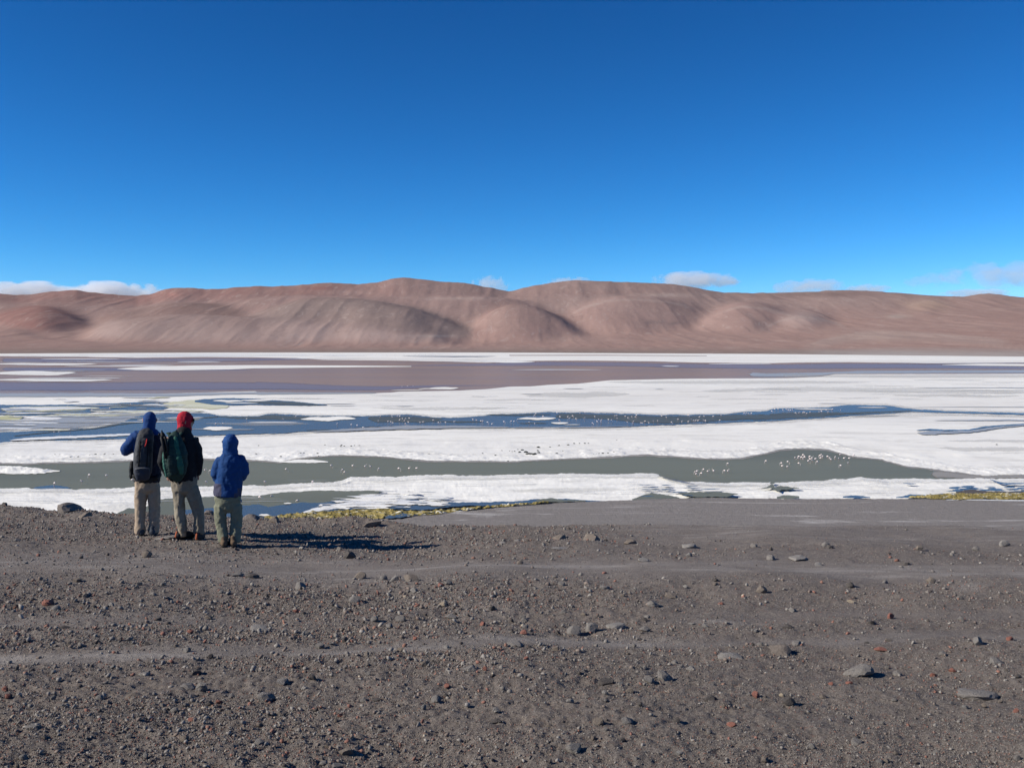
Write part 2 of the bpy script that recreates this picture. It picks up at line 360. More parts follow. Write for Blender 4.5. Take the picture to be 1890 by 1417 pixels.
def build_lake():
    # base: one dry salt pan from the near shore to the foot of the hills
    us = np.linspace(-2200, 4100, 200); vv = np.array([1000, 960, 920, 880, 840, 800, 770, 740, 715, 700, 690, 680, 672, 666, 661, 657, 654, 652, 650.5, 649.5])
    VV, UU = np.meshgrid(vv, us, indexing='ij'); y_ = FPX * cp + sp * (708.5 - VV); D = -H / ((-FPX * sp + cp * (708.5 - VV)) / y_); X = (UU - 945) / y_ * D
    X[0] *= 3; X[1] *= 2
    me = mesh_np('salt_flat', np.stack([X, D, np.full(X.shape, -H)], -1).reshape(-1, 3), grid_faces(*X.shape))
    link('salt_flat', me, M['salt'])['kind'] = 'structure'
    # far lake that mirrors the hills
    FT = 'A 0,48 500,52 1000,60 1500,55 1890,58 B 300,62 500,75 1000,80 1300,85 1700,95 C 0,92 200,82 500,80 1000,85 1400,95 D 0,100 200,95 600,92 1200,100 1890,96'
    FB = 'A 0,330 600,325 1200,322 1890,312 B 0,305 900,318 1000,315 1060,308 1500,300 1700,290 C 0,272 150,270 300,258 500,250 640,235 740,225 900,222 1200,215 1500,212 D 0,210 200,208 400,198 500,180 1890,178'
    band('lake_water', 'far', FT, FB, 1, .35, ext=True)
    band('lake_water', 'ripple', 'A 0,222 600,228 1200,218 1890,222 B 0,228 300,236 600,252 900,262 1400,258 1890,262', 'A 0,318 600,318 1200,312 1890,306 B 0,306 500,306 900,305 1000,300 1400,272 1700,265 1890,264', 2, .4, ext=True)
    band('lake_water', 'ripple', 'A 0,130 400,128 900,132 B 0,150', 'A 0,160 400,166 900,162 B 0,152', 2, .3)
    band('lake_water', 'ripple', 'B 1100,116 C 300,84 900,92 D 0,104 600,96 1200,104 1890,124', 'B 1100,120 C 300,126 900,130 1300,142 D 0,150 600,150 1200,146 1890,148', 2, .3, ext=True)
    band('lake_water', 'ripple', 'A 0,60 800,66 1890,62 B 400,64', 'A 0,98 800,96 1890,88 B 400,72', 2, .3)
    band('wet_mud', 'mud', 'C 1750,160 D 0,168 400,165 700,152 1200,148 1890,146', 'C 1750,205 D 0,207 200,205 400,196 500,179 1200,178 1890,176', 3, .3, ext=True)
    band('wet_mud', 'greyfilm', 'D 100,178 900,180 1890,180', 'D 100,206 900,212 1890,212', 3, .3, ext=True)
    band('wet_mud', 'mud', 'A 0,316 600,314 1200,320 1890,308 B 0,306 900,316', 'A 0,352 600,352 1200,350 1890,335 B 0,330 900,322', 4, .3, ext=True)
    # salt bars on the far lake
    S = [('A', -60, 620, 42, 11), ('A', 280, 900, 68, 6), ('A', 500, 1890, 37, 7), ('A', -60, 720, 106, 13), ('A', 450, 1350, 122, 7), ('A', -60, 560, 172, 27), ('A', -60, 830, 222, 17),
         ('A', 1280, 1640, 90, 6), ('A', 850, 2300, 46, 8), ('A', 1500, 1890, 17, 5), ('A', 1200, 2100, 29, 4), ('B', 440, 1500, 56, 9), ('B', 700, 1890, 67, 13), ('B', 1300, 2050, 84, 7),
         ('B', -10, 900, 38, 6), ('B', 1150, 1500, 35, 6), ('C', -220, 190, 91, 9), ('C', 1100, 1270, 122, 6), ('C', 0, 700, 148, 5), ('D', -450, 60, 105, 6), ('A', 500, 900, 210, 5), ('A', 900, 1890, 52, 4)]
    for (t, a, b, y, h) in S: lens('salt_bar', 'salt' if h > 8 else 'saltfilm', t, a, b, y, h * 1.15, 5, rag=.3)
    band('salt_bar', 'salt', 'A 862,140 1100,124 1500,116 B 0,114 700,118 1150,122', 'A 862,142 1000,150 1300,152 1700,146 B 0,138 700,130 1150,126', 6, .25)
    band('salt_bar', 'salt', 'D 1290,110 1600,104 1890,106', 'D 1290,112 1600,119 1890,121', 6, .2, ext=True)
    band('lake_water', 'ripple', 'D 900,98 1300,101 1890,95', 'D 900,100 1300,106 1890,101', 7, .1, ext=True)
    lens('lake_water', 'blue', 'B', 1080, 1780, 50, 7, 6, rag=.2)
    band('lake_water', 'far', 'C 0,40 700,39 1450,44', 'C 0,45 700,44 1450,47', 6, .1)
    for a in (('B', 1200, 1320, 287, 6), ('B', 1270, 1500, 284, 17), ('B', 1000, 1240, 298, 5)): lens('salt_bar', 'salt', *a, 5, rag=.3)
    rg0 = random.Random(21)
    for i in range(60):
        x = rg0.uniform(-150, 1700); y = rg0.uniform(36, 118) if i % 3 else rg0.uniform(150, 240)
        if y > 150 and x > 500: x -= 900
        lens('salt_bar', 'saltfilm' if i % 2 else 'greyfilm', rg0.choice('AAB') if y < 75 else 'A', x, x + rg0.uniform(120, 700), y, rg0.choice((2, 3, 4, 5)), 7, rag=.4)
    # lagoons left of the middle flat
    band('lake_water', 'blue', 'A 0,404 400,406 600,402 760,396 960,388 1030,385 1120,392 1240,398', 'A 0,480 200,484 420,476 620,470 760,448 960,446 1180,442 1240,425', 3, .5, ext=True)
    lens('lake_water', 'murkyfilm', 'A', 760, 1250, 408, 26, 4, rag=.4)
    band('salt_bar', 'yellow', 'A -10,424 150,412 500,412 750,424', 'A -10,442 60,464 300,460 600,446 750,428', 5, .5)
    band('salt_bar', 'saltfilm', 'A -10,430 150,418 450,418 600,424', 'A -10,436 60,455 300,450 600,436', 6, .5)
    lens('salt_bar', 'saltfilm', 'A', 1030, 1260, 406, 14, 5, rag=.4)
    # the mud flat behind the two left walkers and the streaks on it
    band('wet_mud', 'mud', 'A -10,484 200,486 450,472 800,456 1200,446 1300,456 1420,462', 'A -10,620 400,594 700,578 850,560 1000,538 1200,500 1300,480 1420,466', 4, .6, ext=True)
    for a in (('yellow', 'A', 380, 740, 476, 16), ('yellow', 'A', 760, 1290, 455, 24), ('green', 'A', -60, 190, 500, 46), ('saltfilm', 'A', 210, 470, 506, 28), ('saltfilm', 'A', -60, 260, 580, 16), ('saltfilm', 'A', -60, 500, 536, 14),
              ('yellow', 'A', 250, 900, 486, 12)): lens('mineral_streak', a[0], *a[1:], 5, rag=.5)
    # yellowish fringe of the right lagoon
    band('wet_mud', 'yellow', 'A 1180,385 1350,365 1560,345 1700,345', 'A 1180,430 1400,440 1560,462 1700,440', 3, .6)
    band('lake_water', 'blue', 'A 1430,374 1500,362 1650,356 1890,362 B 150,373 330,382 530,406', 'A 1430,385 1550,402 1700,409 1890,405 B 0,403 200,409 400,412 530,409', 4, .4)
    band('lake_water', 'murkyfilm', 'A 1800,378 B 0,376 150,377 330,384 500,404', 'A 1800,395 B 0,400 200,408 400,411 500,409', 5, .3)
    lens('salt_bar', 'salt', 'A', 1560, 1790, 377, 14, 6, rag=.3); lens('salt_bar', 'salt', 'A', 1770, 2000, 372, 12, 6, rag=.3)
    lens('salt_bar', 'salt', 'A', 1650, 1900, 392, 6, 6, rag=.3)
    lens('lake_water', 'saltfilm', 'B', 520, 760, 413, 5, 4, rag=.2)
    # middle channel
    MT = 'A -10,605 200,598 400,590 700,574 850,550 1000,490 1200,466 1300,452 1400,446 1500,468 1600,482 1750,490 1890,486 B 100,472 250,475 420,485 800,487 1000,480 1150,478 1300,495 1480,498 1600,490 1750,478 1890,470 C 300,460 500,460 800,468 1100,478 1400,478 1600,475 1750,455 1890,450 D 60,432 200,430 440,425 600,405 880,412 1080,436 1300,451 1890,466'
    MB = 'E -10,64 200,52 600,46 950,40 1200,22 1500,12 1890,4 B 200,612 400,600 600,590 800,572 1000,562 1300,562 1500,566 1890,572 C 500,570 800,570 1000,560 1500,540 1890,525 D 200,512 500,495 700,480 900,468 1080,455 1300,463 1890,479'
    band('lake_water', 'blue', MT, MB, 4, .6, ext=True)
    band('lake_water', 'murkyfilm', 'B 820,480 1000,480 1150,480 1300,497 1400,505', 'B 820,515 900,545 1100,548 1250,545 1400,515', 5, .8)
    band('lake_water', 'murkyfilm', 'C 330,464 500,462 800,470 1100,480 1400,480 1700,470 1890,470 D 200,455 600,460 900,450 1080,442', 'C 330,510 500,515 700,520 900,548 1200,555 1500,536 1890,520 D 200,508 500,490 700,475 900,462 1080,452', 5, .8)
    band('lake_water', 'murkyfilm', 'A 1560,488 1750,492 1890,488 B 100,474 250,478 420,488 800,490', 'A 1560,492 1750,510 1890,512 B 100,520 250,525 420,505 800,495', 5, .6)
    for a in (('B', 1250, 1700, 527, 16), ('B', 360, 720, 591, 10), ('C', -200, 330, 478, 14), ('C', 50, 300, 540, 10), ('D', 0, 700, 470, 22), ('C', 1500, 1890, 505, 14)): lens('lake_water', 'murkyfilm', *a, 6, rag=.5)
    band('lake_water', 'murkyfilm', 'A 80,630 400,598 700,572 850,545 1000,532 1300,512 1430,500 1620,486', 'A 80,640 400,607 700,584 850,557 1000,540 1300,520 1430,508 1620,496', 6, .5)
    for a in (('wet_mud', 'greyfilm', 'A', 1480, 2300, 545, 24), ('wet_mud', 'mud', 'B', -120, 380, 538, 16), ('wet_mud', 'mud', 'A', 1380, 1890, 585, 14)): lens(*a, 6, rag=.5)
    for a in (('salt', 'A', 1490, 1710, 577, 26), ('salt', 'B', 335, 745, 507, 30), ('salt', 'C', 60, 345, 505, 20), ('salt', 'C', 305, 435, 537, 13), ('saltfilm', 'C', 380, 540, 551, 8), ('salt', 'D', 200, 500, 438, 7), ('saltfilm', 'D', 650, 900, 425, 8), ('saltfilm', 'B', -60, 330, 533, 8)):
        lens('salt_bar', *a, 7, rag=.5)
    band('salt_bar', 'saltfilm', 'E 60,48 200,25 600,8 950,-4 1180,0', 'E 60,54 300,46 700,30 1000,14 1180,6', 7, .5)
    band('wet_mud', 'mud', 'B 400,600 800,568 1100,552 1500,556 1890,566', 'B 400,606 800,600 1100,592 1500,578 1890,574', 7, .4)
    band('wet_mud', 'mud', 'C 0,568 500,566 900,562', 'C 0,576 500,574 900,566', 7, .3)
    band('wet_mud', 'greyfilm', 'D 600,486 900,472 1300,470 1890,482', 'D 600,500 900,492 1300,484 1890,492', 7, .4, ext=True)
    # damp bands on the flats
    for a in (('D', -500, 2300, 300, 60), ('D', -1200, 700, 240, 40), ('C', 100, 900, 330, 60), ('D', 900, 1890, 340, 30), ('B', 900, 1890, 430, 30), ('H', 700, 2400, 150, 40), ('H', 1100, 2600, 200, 50), ('H', 850, 2000, 245, 30), ('H', 1300, 2600, 90, 30)): lens('damp_patch', 'greyfilm', *a, 2, rag=.8)
    for a in (('D', 1050, 2300, 280, 5), ('D', 1040, 2400, 422, 4), ('D', 1200, 2300, 520, 12), ('B', 330, 760, 400, 5), ('B', 1020, 1180, 415, 4), ('C', 60, 260, 327, 4), ('C', 380, 560, 287, 5), ('C', 1050, 1150, 290, 4), ('D', 350, 600, 395, 4), ('D', 560, 1000, 487, 7)):
        lens('damp_patch', 'mud', *a, 3, rag=.4)
    # pond at the right edge
    band('lake_water', 'blue', 'D 1100,592 1115,588 1200,579 1300,588 1480,586 1600,563 1800,548 1890,544', 'D 1100,594 1200,592 1300,598 1480,596 1600,574 1800,556 1890,552', 4, .7, ext=True)
    band('wet_mud', 'mud', 'D 1090,606 1200,590 1300,594 1480,592 1600,575 1800,554 1890,550', 'D 1090,614 1130,626 1240,632 1300,620 1480,614 1600,602 1700,582 1890,560', 5, .7, ext=True)
    # salt bank between the middle and the near channel, with real relief
    NT = 'E -10,215 200,222 350,212 600,210 900,200 1000,195 1500,183 1890,197 F 180,190 300,166 450,150 560,140 650,138 760,142 950,150 1100,165 1300,180 1500,182 1890,186 G 200,195 400,185 600,178 800,165 1000,155 1200,165 1400,180 1600,185 1700,180 1800,160 1890,146 H 100,158 200,150 300,148 450,158 500,170 620,205 850,228 871,238 1000,275 1200,297 1350,318 1500,338 1600,350 1890,344'
    ntp = np.array(tp(NT)); up = ntp.copy(); up[:, 1] -= 16
    band('salt_bank', 'salt', list(map(tuple, up)), list(map(tuple, ntp + [0, 1.2])), 4, .4, ext=True, rows=22, relief=.20, scale=(3.2, 4.5), step=1.5)
    up2 = ntp.copy(); up2[:, 1] = np.maximum(up2[:, 1] - 40, 806)
    band('salt_bank', 'salt', list(map(tuple, up2)), list(map(tuple, ntp - [0, 14])), 3, .3, ext=True, rows=14, relief=.15, scale=(9, 16), step=2.5)
    # near channel and its shore
    S1 = 'E -10,405 200,402 400,400 480,405 560,410 700,408 900,400 1000,395 1300,390 1600,383 1890,378 F 0,357 120,360 200,355 400,342 550,335 640,322 700,297 800,298 1000,300 1150,290 1400,285 1700,288 1890,282 G 250,297 450,290 700,297 1080,295 1150,320 1280,350 1350,352 1600,360 1890,358 H 200,395 400,385 600,370 680,362 800,370 1000,372 1300,372 1650,370 1890,368'
    s1 = np.array(tp(S1))
    band('lake_water', 'murky', NT, list(map(tuple, s1 + [0, 1])), 5, .7, ext=True)
    band('silt_fringe', 'brownmud', list(map(tuple, ntp - [0, 1.5])), list(map(tuple, ntp + [0, 3.2])), 6, .8, ext=True)
    band('silt_fringe', 'brownmud', 'H 1200,300 1350,318 1500,338 1600,350 1890,342', 'H 1200,370 1350,374 1500,374 1650,372 1890,370', 6, .6, ext=True)
    band('salt_bar', 'salt', 'E -10,236 200,246 330,262 440,272', 'E -10,292 200,298 330,290 440,276', 7, .8, ext=True, rows=8, relief=.35, scale=(3, 4))
    band('salt_bar', 'salt', 'F 180,186 300,172 430,170 540,186', 'F 180,190 300,195 430,194 540,190', 7, .5)
    lens('lake_water', 'blue', 'E', 240, 520, 398, 26, 7, rag=.6)
    # near salt shelf
    SB = 'E -10,600 1890,600 F 850,600 1100,570 1300,555 1500,535 1890,505 G 300,500 600,498 900,487 1200,478 1500,473 1890,478 H 500,520 1000,520 1500,525 1890,535'
    band('salt_shelf', 'salt', list(map(tuple, s1)), SB, 6, .8, ext=True, rows=26, relief=.14, scale=(5., 3.2), step=1.7)
    band('lake_water', 'murky', 'E 850,590 950,546 1050,548 1180,484 1300,468 1600,462 1890,455 F 80,428 200,413 400,400 560,395 750,400 880,398 950,402', 'E 850,640 1890,640 F 300,600 400,560 600,500 760,470 880,425 950,406', 16, .7)
    band('lake_water', 'blue', 'E 1300,560 1890,520 F 100,520 300,490 500,482 700,462 900,440 1000,450', 'E 1300,640 1890,640 F 190,600 300,575 450,552 640,545 760,540 900,500 1000,460', 17, .8)
    band('lake_water', 'blue', 'F 450,545 640,520 800,515 1000,505 1200,490 1350,485 1600,482 1890,478 G 200,482 400,478 500,486 700,494', 'F 450,555 640,545 800,540 1000,535 1200,540 1400,522 1550,508 1890,504 G 200,505 400,502 600,500 700,497', 17, .8)
    band('salt_film', 'saltfilm', 'F 330,560 450,520 640,480 850,440 1000,440 1200,460 1350,480', 'F 330,570 450,556 640,535 850,520 1000,505 1200,490 1350,488', 18, .8)
    rng = random.Random(5)
    for i in range(85):
        x = rng.uniform(440, 1300); y = rng.uniform(415 + max(0, 800 - x) * .16, 528 - max(0, x - 900) * .06)
        lens('salt_film', 'salt' if i % 2 else 'saltfilm', 'F', x, x + rng.uniform(60, 300), y, rng.choice((4, 6, 8, 12, 16)), 19, rag=1.)
    for i in range(22):
        x = rng.uniform(700, 1250); y = rng.uniform(400, 470)
        lens('lake_water', 'blue' if i % 3 else 'murkyfilm', 'F', x, x + rng.uniform(40, 190), y, rng.uniform(2.5, 6), 18, rag=.8)
    for a in (('F', 212, 272, 491, 9), ('F', 470, 500, 505, 9), ('F', 30, 110, 575, 14), ('F', 1290, 1380, 507, 9), ('F', 1090, 1150, 517, 7)): lens('salt_bar', 'salt', *a, 19, rag=.5)
    # pools in the near shelf
    for t, b in (('G 900,480 950,463 1000,442 1040,436 1100,438 1180,455 1250,470', 'G 900,488 1000,488 1100,482 1180,476 1250,474'),
                 ('G 1240,434 1400,427 1600,430 1680,441', 'G 1240,436 1330,455 1400,466 1600,460 1680,446'),
                 ('G 1100,300 1150,296 1250,330 1330,352', 'G 1100,312 1150,322 1250,345 1330,356'),
                 ('G 1850,402 1890,392 H 40,402 60,430 100,425 240,438', 'G 1850,405 H 20,440 50,450 90,462 110,450 180,448 240,442'),
                 ('H 75,502 150,490 240,498', 'H 75,516 150,516 240,512'), ('H 560,500 620,494 700,498 760,506', 'H 560,508 620,512 700,512 760,512'),
                 ('H 950,506 1050,486 1200,488 1300,478', 'H 950,512 1050,512 1200,500 1300,486'), ('H 1000,400 1050,404 1100,406', 'H 1000,402 1050,412 1100,408'),
                 ('G 200,484 330,476 420,486 560,490', 'G 200,500 330,502 420,500 560,496')):
        band('lake_water', 'murky' if 'G' in t[:2] or '240' in t else 'blue', t, b, 18, .8)
    lens('lake_water', 'murky', 'H', 20, 60, 402, 12, 18, rag=.5)
    for i in range(26):
        x = rng.uniform(1000, 1500); y = rng.uniform(370, 470); 
        lens('lake_water', 'blue' if i % 2 else 'murkyfilm', 'G', x - 60, x + rng.uniform(10, 90), y, rng.uniform(3, 8), 18, rag=.9)
    for i in range(40):
        x = rng.uniform(1350, 1890); y = rng.uniform(425, 492) - max(0, 1600 - x) * .03 + max(0, 1550 - x) * .05
        lens('lake_water', 'blue', 'H', x - 40, x + rng.uniform(20, 110), y, rng.uniform(4, 13), 18, rag=.9)
    band('lake_water', 'blue', 'H 1640,372 1700,392 1760,402 1890,400', 'H 1640,376 1700,402 1760,414 1890,408', 18, .8, ext=True)
    for i in range(70):      # soft shallows on the left flats
        x = rng.uniform(-120, 1250); y = rng.uniform(330, 605)
        if y < 420 and x < 100: continue
        if y > 500 + .1 * (1300 - x) and x > 300: y -= 90
        lens('mineral_streak', rng.choice(('saltfilm', 'yellow', 'mud', 'greyfilm', 'mud', 'saltfilm')), 'A', x, x + rng.uniform(120, 520), y, rng.choice((5, 7, 9, 14)), 6, tilt=rng.uniform(-6, 2), rag=.9)
    for i in range(46):
        x = rng.uniform(-100, 1890); t = rng.choice('BCD'); y = {'B': 385, 'C': 340, 'D': 300}[t] + rng.uniform(-75, 75)
        lens('damp_patch', 'greyfilm', t, x, x + rng.uniform(150, 700), y, rng.uniform(3, 14), 2, rag=.9)
    mt = np.array(tp(MT)); mb = np.array(tp(MB)); fr = lambda P, d: list(map(tuple, P + [0, d]))
    band('damp_fringe', 'greyfilm', fr(mb, -.5), fr(mb, 5), 4, .8, ext=True); band('damp_fringe', 'greyfilm', fr(mt, -4), fr(mt, .5), 4, .8, ext=True)
    band('damp_fringe', 'greyfilm', fr(s1, -1), fr(s1, 6), 17, .9, ext=True)
    for i in range(60):
        x = rng.uniform(-40, 1890); t = rng.choice('EFGH'); y = {'E': 470, 'F': 360, 'G': 400, 'H': 430}[t] + rng.uniform(-45, 45)
        lens('damp_patch', 'greyfilm', t, x, x + rng.uniform(120, 500), y, rng.uniform(4, 14), 17, rag=.9)
    # grey lake shore at the foot of the bank
    BT = 'E -10,640 1890,640 F 700,625 880,606 1100,590 1300,570 1500,550 1700,526 1890,508 G 300,510 600,498 900,487 1200,475 1500,470 1890,478 H 500,518 1000,518 1500,525 1890,535'
    b = np.array(tp(BT)); low = b.copy(); low[:, 1] = 1500
    band('beach', 'beach', list(map(tuple, b)), list(map(tuple, low)), 20, .35, ext=True, rows=40)
    band('salt_shore_line', 'saltfilm', 'H 1300,522 1500,520 1890,526', 'H 1300,528 1500,529 1890,538', 21, .5, ext=True)
build_lake()

# yellow-green cushion moss on the wet shore, dimpled hummocks with white salt tops
def m_moss():
    m = Mat('yellow_green_cushion_moss'); m.set(Roughness=.9); m.b.inputs['Specular IOR Level'].default_value = .1
    c = m.mix(m.ramp(m.noise(.25, 8, .7), [(.35, 0.), (.65, 1.)]), (.25, .195, .06), (.38, .31, .12))
    c = m.mix(m.ramp(m.noise(.9, 6, .7), [(.40, .8), (.52, 0.)]), c, (.10, .09, .03))
    c = m.mix(m.ramp(m.noise(.75, 7, .7, m.vec((.6, 1, 1))), [(.56, 0.), (.62, .95)]), c, (.78, .77, .70))
    m.color(c); m.bump(m.noise(1.6, 6, .7), .9, .3)
    n = m.noise(.35, 7, .65)
    t = m.math('ADD', m.math('MULTIPLY', m.attr('edge'), 1.3), m.math('SUBTRACT', n, .62)); m.alpha(m.ramp(t, [(.1, 0.), (.2, 1.)])); return m.m
M['moss'] = m_moss()
band('cushion_moss', 'moss', 'F 60,588 190,580 300,568 450,545 640,540 760,530 1000,534 1200,550 1400,538 1550,528 1700,519 1890,503 G 300,506', 'F 60,640 200,640 600,640 860,612 1100,592 1300,572 1500,552 1700,528 1890,512 G 300,512', 22, .8, rows=26, relief=.28, scale=(.9, 1.1), step=1.2, stuff=True)['label'] = 'yellow-green cushion moss flecked with white salt along the near lake shore'
band('cushion_moss', 'moss', 'H 1030,506 1150,494 1300,482 1500,474 1890,470', 'H 1030,514 1200,518 1500,524 1890,524', 22, .8, rows=18, relief=.26, scale=(.9, 1.1), step=1.2, ext=True, stuff=True)['label'] = 'yellow-green cushion moss strip on the far right shore'
for t, b_ in (('F 600,610 640,585 690,578 800,596', 'F 600,640 800,618'), ('F 960,588 1030,574 1080,560 1140,576', 'F 960,600 1050,598 1140,586'), ('F 1270,556 1340,548', 'F 1270,564 1340,556')):
    band('lake_water', 'blue', t, b_, 25, .7)
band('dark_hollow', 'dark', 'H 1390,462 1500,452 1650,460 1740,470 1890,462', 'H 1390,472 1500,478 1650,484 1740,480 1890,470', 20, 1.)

# ---------------------------------------------------------------- the hills beyond
SKYLINE = [(-500, 560), (-250, 548), (-80, 540), (0, 541.8), (34, 545), (58, 544), (81, 539), (118.5, 536.4), (142, 536), (169, 540), (203, 543), (254, 546.5), (281, 543), (305, 534), (325, 531), (352, 532), (383, 534), (406, 533.7), (440, 531),
           (474, 529), (528, 528), (559, 526), (596, 523), (610, 522), (640, 524), (657, 525), (698, 521.5), (725, 515), (745, 513), (776, 514.7), (806, 519), (867, 524), (887, 527.6), (921, 535), (938, 537.7), (955, 535), (982, 528),
           (1013, 523.5), (1046.5, 519.4), (1067, 517.7), (1104, 519), (1172, 521.5), (1226, 523.5), (1270, 529), (1301, 535), (1335, 540), (1368.5, 541), (1419, 540.4), (1460, 541), (1504, 538.4), (1524, 536.7), (1555, 536.4), (1606, 538),
           (1650, 540), (1690, 543.5), (1741, 546.5), (1778, 548.6), (1805, 544), (1826, 542.5), (1853, 547), (1890, 552), (2050, 560), (2300, 548), (2600, 556)]
RED, PINK, GREY, TAN, DKB, PALE = (.25, .125, .108), (.315, .22, .195), (.235, .188, .17), (.34, .235, .18), (.19, .122, .108), (.375, .295, .265)
def C(t): # crop-3 style coordinates -> photo
    return t
LAYERS = [  # depth of crest, width of its near face, crest line, colour
    (11600, 2300, SKYLINE, RED, 1.0),
    (10700, 1500, [(300, 640), (380, 600), (420, 560), (470, 548), (540, 545), (640, 550), (720, 552), (800, 549), (880, 547), (940, 551), (1000, 566), (1100, 610)], PINK, .9),
    (9600, 1100, [(-120, 640), (-60, 600), (0, 582), (45, 575), (78, 565.5), (110, 574), (150, 590), (185, 606), (230, 640)], RED, 1.),
    (10200, 1300, [(100, 640), (135, 600), (185, 584), (235, 573), (262, 580), (300, 562), (360, 561), (420, 564), (470, 575), (560, 640)], DKB, .8),
    (10000, 1400, [(980, 640), (1030, 590), (1063, 568), (1104, 554), (1150, 550), (1189, 551), (1230, 554), (1270, 563), (1330, 585), (1400, 640)], PINK, 1.),
    (9200, 1200, [(395, 640), (440, 592), (500, 566), (555, 553), (610, 549.5), (660, 553), (720, 561), (780, 574), (830, 591), (875, 606), (930, 640)], GREY, 1.),
    (9000, 1100, [(855, 640), (880, 600), (905, 572), (938, 560), (975, 566), (1010, 578), (1043, 596), (1075, 612), (1130, 640)], (.275, .18, .158), 1.),
    (9300, 1200, [(1250, 640), (1304, 584), (1340, 569), (1372, 562), (1410, 568), (1453, 582), (1500, 596), (1560, 640)], PINK, 1.),
    (8800, 1000, [(1370, 640), (1416, 596), (1445, 586), (1475, 581), (1510, 587), (1555, 599), (1620, 640)], PALE, .9),
    (10300, 1300, [(1590, 640), (1640, 580), (1680, 557), (1715, 553), (1745, 560), (1790, 578), (1850, 600), (1900, 640)], TAN, .5),
    (8300, 1000, [(120, 640), (170, 606), (240, 590), (330, 581), (420, 584), (520, 590), (620, 597), (720, 608), (820, 618), (900, 640)], PALE, 1.),
    (8500, 900, [(980, 640), (1060, 622), (1150, 616), (1250, 613), (1350, 617), (1430, 626), (1500, 640)], PINK, .9),
    (7900, 900, [(1460, 640), (1500, 630), (1545, 618), (1588, 611.5), (1640, 609.5), (1700, 613), (1778, 619), (1850, 624), (1930, 640)], PALE, 1.),
    (8900, 1100, [(1740, 640), (1792, 610), (1850, 593), (1890, 584), (1980, 570), (2080, 575), (2200, 640)], GREY, 1.),
    (8700, 1000, [(-500, 590), (-300, 570), (-150, 590), (-40, 612), (20, 598), (50, 603), (90, 618), (140, 640)], (.24, .16, .14), 1.),
]
